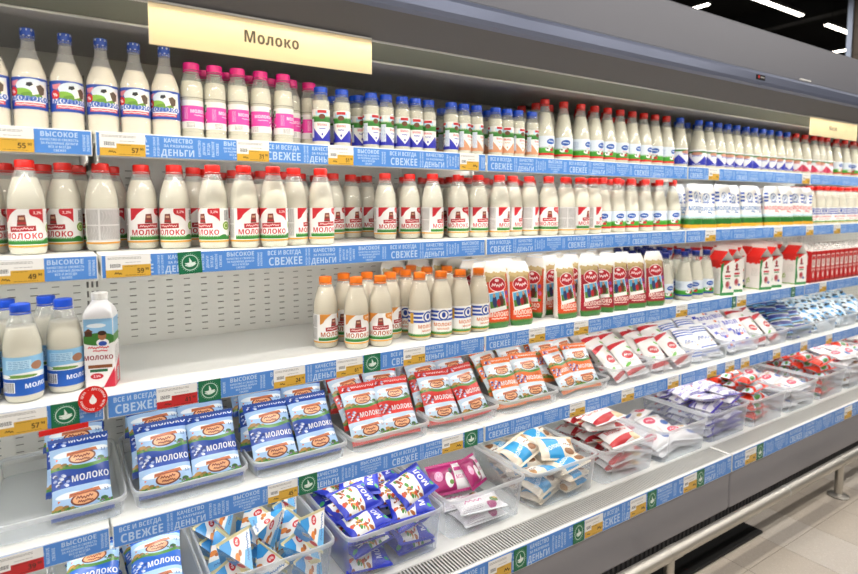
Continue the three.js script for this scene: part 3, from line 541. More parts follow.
// third shelf
row('bluePet', 'blue_capped_bottle', 2, [[-0.265, -0.12], [-0.173, -0.1], [-0.081, -0.132], [-0.12, -0.215], [-0.21, -0.2]], 0.0425, 'tall blue-capped milk bottle with sky blue label', 'blue-capped bottle', { turn: 12, aim: -4, notes: { 1: 'in front, showing its barcode', 2: 'beside the domed carton', 3: 'behind the one beside the carton', 4: 'behind the front two' } });
row('brandOrange', 'orange_capped_bottle', 2, [[0.691, -0.192], [0.775, -0.121], [0.863, -0.109], [0.785, -0.246], [0.946, -0.185], [0.872, -0.23]], 0.0425, 'orange-capped milk bottle with orange-cornered label', 'orange-capped', { turn: 35 });
row('stripeOrange', 'orange_capped_striped_bottle', 2, [[1.03, -0.114], [1.119, -0.103], [1.209, -0.104], [1.299, -0.106], [1.018, -0.205], [1.047, -0.305], [1.15, -0.25], [1.24, -0.24], [1.13, -0.34]], 0.0425, 'orange-capped bottle with blue striped label on third shelf', 'orange-capped striped', { turn: 25, aim: -10 });
row('ovalNavy', 'conical_bottle', 2, Z(-0.1, 2.49, 2.654, 2.752, 2.85), 0.0415, 'navy-capped conical bottle with oval label beside the cartons', 'navy-capped conical bottle in the rows behind the stand-up pouches', { rows: [-0.2, -0.29, -0.38, -0.47], x0: 2.48, x1: 2.85, aim: -25 });

// ───────────────────────── lofted shapes: cartons, bags, tubs ─────────────────────────
// rings: [y, half width, half depth, squareness 0 (ellipse) to 1 (square), x shift, z shift]
function loft(rings, seg, { bottom = true, top = true, uvFront = false } = {}) {
  const pos = [], uv = [], idx = [], n = seg + 1, y0 = rings[0][0], y1 = rings.at(-1)[0];
  for (const [y, a, b, q, sx = 0, sz = 0] of rings) {
    const e = 2 / (2 + q * 14), along = [0]; let px, pz;
    for (let i = 0; i <= seg; i++) {                        // starts at the back, runs left, front, right
      const t = i / seg * 2 * PI, c = Math.cos(t), sn = Math.sin(t);
      const x = -Math.sign(sn) * Math.pow(Math.abs(sn), e) * a, z = -Math.sign(c) * Math.pow(Math.abs(c), e) * b;
      if (i) along.push(along[i - 1] + Math.hypot(x - px, z - pz));
      px = x; pz = z; pos.push(x + sx, y, z + sz);
    }
    for (let i = 0; i <= seg; i++) uv.push(along[i] / along[seg], (y - y0) / (y1 - y0 || 1));
  }
  for (let k = 0; k < rings.length - 1; k++) for (let i = 0; i < seg; i++) { const a = k * n + i, b = a + 1, c = a + n, d = c + 1; idx.push(a, b, d, a, d, c); }
  const close = (k, up) => { const [y, , , , sx = 0, sz = 0] = rings[k], m = pos.length / 3; pos.push(sx, y, sz); uv.push(0.5, up ? 1 : 0); for (let i = 0; i < seg; i++) { const j = k * n + i; up ? idx.push(j, j + 1, m) : idx.push(j + 1, j, m); } };
  if (bottom) close(0, false); if (top) close(rings.length - 1, true);
  const g = new THREE.BufferGeometry(); g.setAttribute('position', new THREE.Float32BufferAttribute(pos, 3)); g.setAttribute('uv', new THREE.Float32BufferAttribute(uv, 2)); g.setIndex(idx); g.computeVertexNormals();
  const nm = g.attributes.normal;                           // join the seam
  for (let k = 0; k < rings.length; k++) { const a = k * n, b = a + seg, v = new THREE.Vector3(nm.getX(a) + nm.getX(b), nm.getY(a) + nm.getY(b), nm.getZ(a) + nm.getZ(b)).normalize(); nm.setXYZ(a, v.x, v.y, v.z); nm.setXYZ(b, v.x, v.y, v.z); }
  return g;
}
const film = (t, rough = 0.32) => phys({ map: t, roughness: rough, clearcoat: 0.3, clearcoatRoughness: 0.2 });

// carton bottle with a white dome top
{
  const t = tex(512, 512, (g) => {
    R(g, '#f0eeee', 0, 0, 512, 512);
    for (const c of [256, 0, 512]) {
      g.save(); g.translate(c, 0); g.scale(0.7, 1); g.translate(-c, 0);
      R(g, '#8fc0e6', c - 90, 0, 180, 150); EL(g, '#e4eef6', c - 10, 50, 60, 16); EL(g, '#3d7a34', c, 150, 110, 46); R(g, '#3d7a34', c - 90, 130, 180, 50); R(g, '#4a2f22', c - 84, 92, 46, 36); PG(g, '#6a3e2a', c - 90, 94, c - 60, 70, c - 30, 94);
      EL(g, '#f2f2f4', c + 26, 176, 40, 28); EL(g, '#2b4fae', c + 26, 184, 26, 18); EL(g, '#a8714e', c + 24, 128, 26, 30); EL(g, '#3b2418', c + 24, 106, 27, 17);
      R(g, '#f0eeee', c - 90, 200, 180, 20); scribble(g, c - 66, 212, 130, 16, '#d0303c', 6); scribble(g, c - 36, 236, 90, 12, '#d0303c', 5);
      T(g, 'МОЛОКО', c - 4, 286, 46, '#8c1f2c', 0.9); R(g, '#8a4f28', c - 70, 340, 150, 24); R(g, '#1d6a43', c - 60, 372, 110, 20); EL(g, '#c92034', c - 18, 424, 40, 22); T(g, '2,5%', c - 18, 424, 22, '#fbeeee', 0.9);
      PG(g, '#c9203c', c + 20, 512, c + 96, 360, c + 96, 512); g.restore();
    }
    R(g, '#8fc0e6', 324, 0, 124, 120); R(g, '#4d8a3c', 324, 120, 124, 60); PG(g, '#c9203c', 324, 512, 324, 400, 440, 300, 448, 512); fine(g, 340, 214, 90, 120, '#9c9c9c', 9, 4); barcode(g, 376, 390, 44, 100);
  });
  const o = thing('milk_carton_bottle', 'white and red milk carton with domed top and picture of child, third shelf', 'carton', [0.004, SH[2], -0.13]);
  o.rotation.y = rad(-14);
  part('body', loft([[0, 0.034, 0.034, 1], [0.002, 0.0365, 0.0365, 1], [0.19, 0.0365, 0.0365, 1]], 48, { top: false }), std({ map: t, roughness: 0.35 }), o);
  part('dome', loft([[0.19, 0.0365, 0.0365, 1], [0.2, 0.0362, 0.0362, 0.6], [0.21, 0.034, 0.034, 0.3], [0.22, 0.0295, 0.0295, 0.1], [0.228, 0.0235, 0.0235, 0], [0.234, 0.019, 0.019, 0], [0.24, 0.018, 0.018, 0]], 48, { bottom: false }), std({ color: 0xe9e9ec, roughness: 0.3 }), o);
  part('cap', capGeo(0.0205, 0.02), CAP.white, o, [0, 0.238, 0]);
}
// stand-up pouches
function bagGeo(w, h, d, sway = 0, lean = 0) {
  const r = [];
  for (let k = 0; k <= 14; k++) { const v = k / 14; r.push([v * h, w / 2 * (v < 0.06 ? 0.9 + v * 1.6 : v > 0.8 ? 1 - 0.3 * Math.pow((v - 0.8) / 0.2, 2.2) : 1 - 0.03 * Math.sin(v * PI)), Math.max(0.0012, d / 2 * Math.pow(1 - v, 0.62) * (v < 0.05 ? 0.86 + v * 2.8 : 1)), 0.12 * (1 - v), sway * Math.sin(v * 3), lean * v * v]); }
  return loft(r, 36);
}
const bagTex = (bg, bg2, top, draw) => tex(512, 384, (g) => { R(g, top, 0, 0, 512, 384); for (const c of [256, 0, 512]) draw(g, c, bg, bg2); });
const redBag = (bg, dark) => bagTex(bg, dark, '#ece9e2', (g, c) => {
  R(g, '#b39a6a', c - 104, 60, 208, 60); for (let i = 0; i < 9; i++) EL(g, '#c9b27e', c - 96 + i * 24, 64 + (i % 3) * 5, 16, 13);
  R(g, bg, c - 104, 112, 208, 252); R(g, dark, c + 92, 70, 14, 290);
  EL(g, '#f3e9e6', c, 128, 78, 44); EL(g, '#bb1a2a', c, 128, 73, 39); EL(g, '#f3e9e6', c - 4, 104, 20, 9); scribble(g, c - 56, 132, 112, 22, '#f8efee', 7);
  g.save(); g.translate(c - 8, 220); g.rotate(-0.1); R(g, '#f1efec', -72, -52, 140, 116); R(g, '#5fb0dc', -66, -46, 128, 48); R(g, '#55863a', -66, 0, 128, 40); EL(g, '#2c3a6a', -28, 4, 18, 34); EL(g, '#c99a78', -28, -32, 11, 12); EL(g, '#5a2c22', 30, 2, 20, 36); EL(g, '#c99a78', 28, -32, 11, 12); EL(g, '#b3222c', 4, 16, 15, 24); g.restore();
  EL(g, '#7a4fa8', c + 74, 180, 13, 13); EL(g, '#d86aa4', c + 78, 224, 13, 15); EL(g, '#3c8c34', c + 76, 268, 12, 10);
  T(g, 'МОЛОКО', c, 302, 40, '#f6e6da', 0.9); scribble(g, c - 60, 326, 120, 8, '#f6e6da', 4);
  grass(g, c - 104, c + 104, 352, 32, '#2f7a2a', '#4f9a38');
});
const bags = { orange: film(redBag('#dd4a1e', '#c93a18')), crimson: film(redBag('#a31c30', '#7e1426')), sideOrange: film(redBag('#e0562a', '#d0421c')) };
const bagShape = [bagGeo(0.118, 0.262, 0.072, 0.003, -0.01), bagGeo(0.116, 0.255, 0.068, -0.004, -0.016)];
function bag(x, z, yaw, mat, v, label, group, s = 2, name = 'stand_up_pouch', shapes = bagShape) {
  const o = thing(name, label, 'pouch', [x, SH[s], z], group); o.rotation.y = rad(yaw); part('bag', shapes[v % shapes.length], mat, o);
  const y = (v % 2 ? 0.255 : 0.262); part('top_seal', rbox(0.08, 0.012, 0.0014, 0.0005, 0, (s === 2 ? y : 0.232) - 0.001, v % 2 ? -0.016 : -0.01), M.seal, o);
  return o;
}
const orangeLabel = 'orange-red stand-up milk pouch with a picture and red oval, third shelf', crimsonLabel = 'crimson stand-up milk pouch with a picture and red oval, third shelf';
[[1.395, -0.118, 0], [1.518, -0.106, 0], [1.68, -0.2, -68], [1.78, -0.1, 4]].forEach(([x, z, a], i) => bag(x, z, a - 6, bags.orange, i, orangeLabel, 'orange stand-up pouches'));
[[1.91, -0.085, 0], [2.03, -0.11, -40], [2.12, -0.1, -10], [2.25, -0.095, -8], [2.375, -0.085, -6]].forEach(([x, z, a], i) => bag(x, z, a - 8, bags.crimson, i, crimsonLabel, 'crimson stand-up pouches'));
for (const z of [-0.2, -0.29, -0.38, -0.47]) for (let x = 1.4; x < 2.42; x += 0.128) { if (z === -0.2 && x > 1.6 && x < 1.75) continue; bag(x + rr(-0.006, 0.006), z, rr(-8, 8), x < 1.85 ? bags.sideOrange : bags.crimson, Math.floor(rnd() * 2), 'stand-up milk pouch in the rows behind the front red pouches', 'stand-up pouches in the back rows'); }
for (let x = 1.37; x > 0.99; x -= 0.128) bag(x, -0.46, rr(-6, 6), bags.orange, 0, 'stand-up milk pouch behind the orange-capped striped bottles', 'stand-up pouches behind the striped bottles');
// white striped bags on the second shelf
const stripeBag = (ink) => film(bagTex('', '', '#f1f0ee', (g, c) => {
  for (let k = 0; k < 3; k++) { R(g, '#2a56b4', c - 118, 60 + k * 34, 50, 17); R(g, '#2a56b4', c + 68, 70 + k * 34, 50, 17); }
  EL(g, '#cfd9ea', c, 108, 42, 44); g.strokeStyle = '#6f86b8'; g.lineWidth = 5; g.beginPath(); g.arc(c, 106, 40, 0, 7); g.stroke(); for (let q = 0; q < 9; q++) EL(g, ['#3a5690', '#8d9cc0', '#f1f0ee'][q % 3], c - 18 + (q * 17) % 38, 78 + (q * 13) % 56, 9, 8); scribble(g, c - 40, 150, 80, 8, '#244a9e', 5);
  T(g, 'МОЛОКО', c, 204, 52, ink, 1.0); scribble(g, c + 10, 238, 50, 20, ink, 7); R(g, '#cfe6f2', c - 128, 262, 256, 24);
  grass(g, c - 128, c + 128, 296, 44, '#256e2c', '#459636'); R(g, '#e2a82c', c - 128, 340, 256, 30);
}));
const sBag = [stripeBag('#1f6cb4'), stripeBag('#d43a44')], sShape = [bagGeo(0.106, 0.236, 0.066, 0.006, 0), bagGeo(0.108, 0.228, 0.062, -0.008, -0.012)];
[2.68, 2.8, 2.915, 3.075, 3.2, 3.325, 3.45, 3.6, 3.735, 3.85].forEach((x, i) => {
  bag(x, -0.085 + rr(-0.015, 0.02), -16 + rr(-30, 22), sBag[i > 5 ? 1 : 0], i, i > 5 ? 'white bag of milk with blue stripes and red lettering on second shelf' : 'white bag of milk with blue stripes and blue lettering on second shelf', i > 5 ? 'striped bags with red lettering' : 'striped bags with blue lettering', 1, 'striped_milk_bag', sShape);
  for (const z of [-0.18, -0.27]) bag(x + 0.03, z, -10 + rr(-10, 10), sBag[i > 5 ? 1 : 0], i + 1, 'white striped bag of milk behind the front bags on second shelf', 'striped bags in the back rows', 1, 'striped_milk_bag', sShape);
});
// gable-top cartons
{
  const s = 0.0475, H = 0.19, G = 0.052;
  const sideT = tex(256, 512, (g) => { R(g, '#f2f0ec', 0, 0, 256, 512); PG(g, '#d8241e', 0, 0, 256, 0, 256, 40, 200, 70, 140, 100, 90, 66, 40, 96, 0, 80); for (let k = 0; k < 5; k++) EL(g, '#d8241e', 26 + k * 52, 74 + (k % 2) * 14, 30, 26); fine(g, 100, 180, 120, 120, '#c9cfc6', 16, 5); g.strokeStyle = '#9bbf3e'; g.lineWidth = 9; g.beginPath(); g.arc(46, 380, 28, 0, 7); g.stroke(); g.beginPath(); g.moveTo(16, 440); g.lineTo(60, 330); g.stroke(); g.strokeStyle = '#7fb23a'; g.lineWidth = 14; g.beginPath(); g.moveTo(0, 506); g.lineTo(256, 496); g.stroke(); });
  const faceT = tex(256, 512, (g) => { R(g, '#f2f0ec', 0, 0, 256, 512); PG(g, '#d8241e', 0, 0, 200, 0, 90, 60, 0, 110); PG(g, '#2c8a48', 0, 60, 60, 20, 30, 200, 56, 380, 20, 500, 0, 512); EL(g, '#a02630', 130, 110, 22, 44); R(g, '#7e2430', 96, 150, 76, 26); R(g, '#cc3340', 80, 212, 110, 30); R(g, '#3f8c4e', 84, 254, 100, 18); EL(g, '#c9a0a0', 136, 356, 44, 58); EL(g, '#b23c48', 130, 350, 28, 38); EL(g, '#3f5aa8', 186, 400, 22, 20); R(g, '#2c8a48', 0, 470, 256, 42); });
  const mk = (name, pts, t, h) => { const g = new THREE.BufferGeometry(); return g; };
  const quadGeo = (a, b, c, d) => { const g = new THREE.BufferGeometry(); g.setAttribute('position', new THREE.Float32BufferAttribute([...a, ...b, ...c, ...d], 3)); g.setAttribute('uv', new THREE.Float32BufferAttribute([0, 0, 1, 0, 1, 1, 0, 1], 2)); g.setIndex([0, 1, 2, 0, 2, 3]); g.computeVertexNormals(); return g; };
  const faceM = std({ map: faceT, roughness: 0.4 }), sideM = std({ map: sideT, roughness: 0.4 }), roofM = std({ color: 0xd8261f, roughness: 0.4 }), paleM = std({ color: 0xefeeea, roughness: 0.4 });
  const faces = mergeGeometries([quadGeo([-s, 0, s], [s, 0, s], [s, H, s], [-s, H, s]), quadGeo([s, 0, -s], [-s, 0, -s], [-s, H, -s], [s, H, -s])]);
  const sides = mergeGeometries([quadGeo([-s, 0, -s], [-s, 0, s], [-s, H, s], [-s, H, -s]), quadGeo([s, 0, s], [s, 0, -s], [s, H, -s], [s, H, s])]);
  const slopes = mergeGeometries([quadGeo([-s, H, s], [-s, H, -s], [-0.002, H + G, -s], [-0.002, H + G, s]).clone(), quadGeo([s, H, -s], [s, H, s], [0.002, H + G, s], [0.002, H + G, -s])]);
  const tri = (a, b, c) => { const g = new THREE.BufferGeometry(); g.setAttribute('position', new THREE.Float32BufferAttribute([...a, ...b, ...c], 3)); g.setAttribute('uv', new THREE.Float32BufferAttribute([0, 0, 1, 0, 0.5, 1], 2)); g.setIndex([0, 1, 2]); g.computeVertexNormals(); return g; };
  const ends = [mergeGeometries([tri([-s, H, s], [0, H, s - 0.03], [0, H + G, s]), tri([0, H, s - 0.03], [s, H, s], [0, H + G, s])]), mergeGeometries([tri([s, H, -s], [0, H, -s + 0.03], [0, H + G, -s]), tri([0, H, -s + 0.03], [-s, H, -s], [0, H + G, -s])])];
  const ridge = rbox(0.004, 0.02, 2 * s, 0.001, 0, H + G + 0.008, 0), bottom = box(2 * s - 0.002, 0.002, 2 * s - 0.002, 0, 0.001, 0);
  const gable = (x, z, yaw, label, group) => { const o = thing('gable_carton', label, 'carton', [x, SH[2], z], group); o.rotation.y = rad(yaw); part('front_panel', faces, faceM, o); part('side_panel', sides, sideM, o); part('sloped_top', slopes, roofM, o); for (const e of ends) part('folded_end', e, paleM, o); part('ridge', ridge, paleM, o); part('bottom', bottom, paleM, o); const c = part('cap', capGeo(0.013, 0.014, 20), CAP.white, o, [0.022, H + 0.024, 0.0]); c.rotation.z = -0.83; };
  for (const [x, z, a] of [[2.985, -0.095, -14], [3.14, -0.13, -16], [3.38, -0.09, -14], [3.52, -0.1, -16], [3.79, -0.085, -14]]) gable(x, z, a, 'white gable-top carton with red scalloped top and green edge, third shelf', 'gable cartons in the front row');
  for (const z of [-0.21, -0.315, -0.42]) for (const x of [2.97, 3.09, 3.21, 3.33, 3.45, 3.57, 3.69, 3.81]) { if (x < 3.2 && z > -0.24) continue; gable(x, z, -10, 'gable-top carton with red top in rows behind the front gable cartons', 'gable cartons in the back rows'); }
  // red brick cartons in close rows
  const bt = tex(256, 512, (g) => { R(g, '#c92222', 0, 0, 256, 512); R(g, '#e8e2dc', 34, 60, 188, 200); R(g, '#c92222', 50, 76, 156, 60); fine(g, 60, 150, 140, 90, '#b8443c', 18, 8); T(g, 'МОЛОКО', 128, 300, 54, '#f4e8e2', 0.9); EL(g, '#f4e8e2', 128, 386, 40, 50); R(g, '#8e1418', 0, 470, 256, 42); });
  const sideB = tex(256, 512, (g) => { R(g, '#c5262a', 0, 0, 256, 512); R(g, '#efe4da', 60, 70, 136, 150); fine(g, 70, 84, 116, 126, '#b4483e', 14, 6); PG(g, '#f3efea', 80, 260, 176, 260, 150, 420, 106, 420); R(g, '#a0181c', 0, 480, 256, 32); });
  const bm = std({ map: bt, roughness: 0.35 }), bs = std({ map: sideB, roughness: 0.35 }), topM = std({ color: 0xdfd8d2, roughness: 0.4 });
  const bw = 0.03, bd = 0.045, bh = 0.2;
  const bFaces = mergeGeometries([quadGeo([-bw, 0, bd], [bw, 0, bd], [bw, bh, bd], [-bw, bh, bd]), quadGeo([bw, 0, -bd], [-bw, 0, -bd], [-bw, bh, -bd], [bw, bh, -bd])]);
  const bSides = mergeGeometries([quadGeo([-bw, 0, -bd], [-bw, 0, bd], [-bw, bh, bd], [-bw, bh, -bd]), quadGeo([bw, 0, bd], [bw, 0, -bd], [bw, bh, -bd], [bw, bh, bd])]);
  const bTop = quadGeo([-bw, bh, bd], [bw, bh, bd], [bw, bh + 0.006, -bd], [-bw, bh + 0.006, -bd]);
  const fin = rbox(2 * bw, 0.008, 0.002, 0.0006, 0, bh + 0.006, 0), bBot = box(2 * bw - 0.002, 0.002, 2 * bd - 0.002, 0, 0.001, 0);
  for (const z of [-0.075, -0.17, -0.265, -0.36]) for (let x = 3.92; x < (z > -0.1 ? 4.85 : 5.4); x += 0.0665) {
    const o = thing('brick_carton', z === -0.075 ? 'red brick milk carton in the packed front row on third shelf' : 'red brick milk carton in the packed rows behind the front row', 'carton', [x, SH[2], z], z === -0.075 ? 'red brick cartons in front' : 'red brick cartons behind');
    part('front_panel', bFaces, bm, o); part('side_panel', bSides, bs, o); part('top_panel', bTop, topM, o); part('top_fin', fin, topM, o); part('bottom', bBot, topM, o);
    part('cap', capGeo(0.011, 0.009, 18), CAP.white, o, [0, bh + 0.003, 0.026]);
  }
}

// ───────────────────────── trays and tubs ─────────────────────────
function tubGeo(w, d, h, inset, sq = 0.75) {
  return { shell: loft([[0, w / 2 - inset - 0.006, d / 2 - inset - 0.006, sq], [0.004, w / 2 - inset, d / 2 - inset, sq], [h - 0.008, w / 2 - 0.006, d / 2 - 0.006, sq]], 64, { top: false }), rim: loft([[h - 0.012, w / 2, d / 2, sq], [h - 0.002, w / 2, d / 2, sq], [h, w / 2 - 0.001, d / 2 - 0.001, sq], [h, w / 2 - 0.006, d / 2 - 0.006, sq], [h - 0.01, w / 2 - 0.0065, d / 2 - 0.0065, sq]], 64, { top: false, bottom: false }) };
}
function tub(geo, x, y, z, label, group, yaw = 0) { const o = thing('plastic_tub', label, 'tub', [x, y + 0.0012, z], group); o.rotation.y = rad(yaw); part('shell', geo.shell, M.tub, o); part('rim', geo.rim, M.tubRim, o); return o; }
const trayG = tubGeo(0.322, 0.48, 0.056, 0.01), trayTall = tubGeo(0.322, 0.48, 0.085, 0.012), deckG = tubGeo(0.366, 0.42, 0.152, 0.018);
const TRAYZ = -0.275;
const trayX = []; for (let i = -1; i < 14; i++) trayX.push(-0.113 + i * 0.3305);
const trayWhat = ['', 'holding a lone column of pouches', 'holding two columns of blue pouches', 'holding blue milk pouches next to the red ones', 'holding red milk pouches next to the blue ones', 'holding red milk pouches next to the orange ones', 'holding orange milk pouches next to the red ones', 'holding orange milk pouches next to the white ones', 'holding white pouches with red and green print', 'holding white pouches beside the blue-striped ones', 'holding white pouches with blue stripes', 'holding white pouches with blue letters', 'holding white and red pouches', 'holding dark navy pouches', 'holding black and sky blue patterned pouches'];
trayX.forEach((x, i) => { if (i === 0) return; tub(i > 7 ? trayTall : trayG, x, SH[3], TRAYZ, `low clear plastic tray on lowest shelf ${trayWhat[i]}`, 'clear trays on the lowest shelf'); });

// ───────────────────────── pouches ─────────────────────────
function pouchGeo(w, l, t, seed, nu = 14, nv = 20, seal = 0.011) {
  const vs = 1 - seal / (l / 2), P = [], U = [], I = [];
  const side = (sgn) => {
    const base = P.length / 3;
    for (let j = 0; j <= nv; j++) for (let i = 0; i <= nu; i++) {
      const u = i / nu * 2 - 1, v = (j / nv * 2 - 1) * vs, q = Math.min(1, Math.abs(v / vs));
      const full = Math.pow(1 - Math.pow(Math.abs(u), 2.8), 0.62) * Math.pow(1 - Math.pow(q, 3.2), 0.6);
      const crease = 1 + 0.16 * Math.sin(u * 8 + seed) * Math.pow(q, 3) + 0.07 * Math.sin(u * 3.1 + v * 5.2 + seed * 2.1) + 0.04 * Math.sin(v * 11 + u * 4 + seed);
      const x = u * w / 2 * (0.93 + 0.07 * Math.pow(q, 4));
      P.push(x, sgn * (0.0006 + t / 2 * full * crease) + 0.05 * t * Math.sin(u * 2 + seed) * v, -v * l / 2);
      U.push(sgn > 0 ? (u + 1) / 2 : (1 - u) / 2, (v + 1) / 2);
    }
    for (let j = 0; j < nv; j++) for (let i = 0; i < nu; i++) { const a = base + j * (nu + 1) + i, b = a + 1, c = a + nu + 1, d = c + 1; sgn > 0 ? I.push(a, b, d, a, d, c) : I.push(a, d, b, a, c, d); }
  };
  side(1); side(-1);
  const g = new THREE.BufferGeometry(); g.setAttribute('position', new THREE.Float32BufferAttribute(P, 3)); g.setAttribute('uv', new THREE.Float32BufferAttribute(U, 2)); g.setIndex(I); g.computeVertexNormals(); return g;
}
function sealGeo(w, s) {      // crimped end with a zigzag cut edge, seen from above, pointing to -z
  const sh = new THREE.Shape(), n = 16; sh.moveTo(-w / 2, 0); sh.lineTo(w / 2, 0);
  for (let i = 0; i <= n * 2; i++) sh.lineTo(w / 2 - w * i / (n * 2), s - (i % 2 ? 0.0022 : 0));
  sh.closePath(); return new THREE.ExtrudeGeometry(sh, { depth: 0.0012, bevelEnabled: false }).rotateX(-PI / 2).translate(0, -0.0006, 0);
}
function pouchKit(w, l, t, mat, sealMat, variants = 3) {
  const bodies = []; for (let k = 0; k < variants; k++) bodies.push(pouchGeo(w, l, t, k * 1.7 + w * 40));
  const sg = sealGeo(w * 0.995, 0.011);
  return (name, label, group, pos, [tilt, yaw, roll], v = 0) => {
    const o = thing(name, label, 'pouch', pos, group); o.rotation.set(tilt, yaw, roll, 'YXZ');
    part('film_body', bodies[v % variants], mat, o);
    part('crimped_seal', sg, sealMat, o, [0, 0, -l / 2 + 0.011]); const b = part('crimped_seal', sg, sealMat, o, [0, 0, l / 2 - 0.011]); b.rotation.y = PI;
    return o;
  };
}
const milkPrint = (band, bandDark, sky) => tex(384, 576, (g) => {       // continuous film print: oval emblem, meadow, lettered band, repeated
  for (const y of [-140, 150, 440]) {
    R(g, sky, 0, y - 70, 384, 200); EL(g, '#eaf1f8', 110, y - 14, 90, 22); EL(g, '#eef4f9', 320, y - 26, 70, 16);
    R(g, band, 0, y + 84, 384, 148);
    g.fillStyle = '#4c8c36'; g.beginPath(); g.moveTo(0, y + 58); g.quadraticCurveTo(90, y + 50, 150, y + 74); g.quadraticCurveTo(230, y + 96, 384, y + 54); g.lineTo(384, y + 78); g.quadraticCurveTo(230, y + 124, 150, y + 102); g.quadraticCurveTo(90, y + 84, 0, y + 88); g.fill();
    EL(g, '#b98a4a', 40, y + 52, 28, 14); EL(g, '#8f6a3a', 84, y + 58, 20, 11); PG(g, '#e2703a', 34, y + 6, 52, y + 14, 36, y + 24); EL(g, '#2f5f2a', 330, y + 50, 24, 15);
    EL(g, '#6e2c1c', 206, y + 24, 92, 46, -0.06); EL(g, '#e6ab7c', 206, y + 24, 80, 36, -0.06); for (let q = 0; q < 7; q++) { EL(g, ['#a98546', '#6e8a3c', '#3f7230'][q % 3], 10 + q * 19, y + 60 + (q * 13) % 14, 13, 8); EL(g, ['#3f7230', '#6e8a3c', '#8c5a9a'][q % 3], 290 + q * 15, y + 52 + (q * 11) % 12, 9, 6); } PG(g, '#c9754a', 108, y - 22, 300, y - 34, 314, y - 6, 288, y - 10, 122, y + 2, 104, y + 6); scribble(g, 112, y - 12, 180, 10, '#7a2c22', 3);
    scribble(g, 150, y + 16, 108, 20, '#7a2c22', 7); scribble(g, 160, y + 42, 96, 14, '#7a2c22', 6);
    R(g, '#eef3f8', 0, y + 224, 384, 5); for (let x = 0; x < 384; x += 12) PG(g, '#eef3f8', x, y + 227, x + 6, y + 235, x + 12, y + 227);
    for (let q = 0; q < 16; q++) EL(g, ['#dfe6f4', '#9fb2dc', bandDark][q % 3], 22 + (q * 37) % 96, y + 124 + (q * 23) % 88, 13, 10); T(g, '3,2', 350, y - 10, 26, bandDark, 0.9);
    T(g, 'МОЛОКО', 252, y + 168, 62, '#f4f6fa', 0.92);
  }
});
const mBlue = film(milkPrint('#1446a8', '#12327e', '#a3c6ec')), mRed = film(milkPrint('#d5281e', '#8e1c28', '#bfd6ea')), mOrange = film(milkPrint('#e8722c', '#3a3f96', '#cfdfea'));
const sealBlue = std({ color: 0x1b4596, roughness: 0.35 }), sealRed = std({ color: 0xc62a20, roughness: 0.35 }), sealWhite = std({ color: 0xe9ebee, roughness: 0.35 }), sealOrange = std({ color: 0xe0793a, roughness: 0.35 });
const KP = { blue: pouchKit(0.148, 0.222, 0.034, mBlue, sealBlue), red: pouchKit(0.146, 0.222, 0.034, mRed, sealRed), orange: pouchKit(0.146, 0.222, 0.034, mOrange, sealOrange) };
// a column of pouches leaning back and overlapping like shingles, the front one on top
function column(kit, name, label, group, x, n, { z0 = -0.15, y0 = 0.1, tilt = 51, step = 0.07, rise = 0.036, wob = 3 } = {}) {
  for (let k = 0; k < n; k++) kit(name, label + (k ? ', overlapped in its column' : ', foremost in its column'), group, [x + rr(-0.006, 0.006) - (k % 2) * 0.012, SH[3] + y0 + rise * k, z0 - step * k], [rad(tilt + rr(-3, 3) - k * 1.5), rad(rr(-wob, wob)), rad(rr(-2, 2))], Math.floor(rnd() * 3));
}
const col = (i, side) => trayX[i] + side * 0.071;
column(KP.blue, 'milk_pouch', 'blue milk pouch in the lone column beside the empty tray side', 'lone column of blue pouches', trayX[1] + 0.055, 4, { wob: 2 });
for (const s of [-1, 1]) column(KP.blue, 'milk_pouch', 'blue milk pouch in the tray right of the lone column', 'blue pouches in the second tray', col(2, s), 4);
for (const s of [-1, 1]) column(KP.blue, 'milk_pouch', 'blue milk pouch in the tray beside the red pouches', 'blue pouches in the third tray', col(3, s), 4, { wob: 11 });
for (const s of [-1, 1]) column(KP.red, 'milk_pouch', 'red milk pouch in the tray beside the blue pouches', 'red pouches beside the blue', col(4, s), 4, { wob: 11 });
for (const s of [-1, 1]) column(KP.red, 'milk_pouch', 'red milk pouch in the tray beside the orange pouches', 'red pouches beside the orange', col(5, s), 4, { wob: 11 });
for (const s of [-1, 1]) column(KP.orange, 'milk_pouch', 'orange milk pouch in the tray beside the red pouches', 'orange pouches beside the red', col(6, s), 4, { wob: 12 });
for (const s of [-1, 1]) column(KP.orange, 'milk_pouch', 'orange milk pouch in the tray beside the white pouches', 'orange pouches beside the white', col(7, s), 4, { wob: 12 });
const P2 = (w, h, draw) => film(tex(w, h, draw));
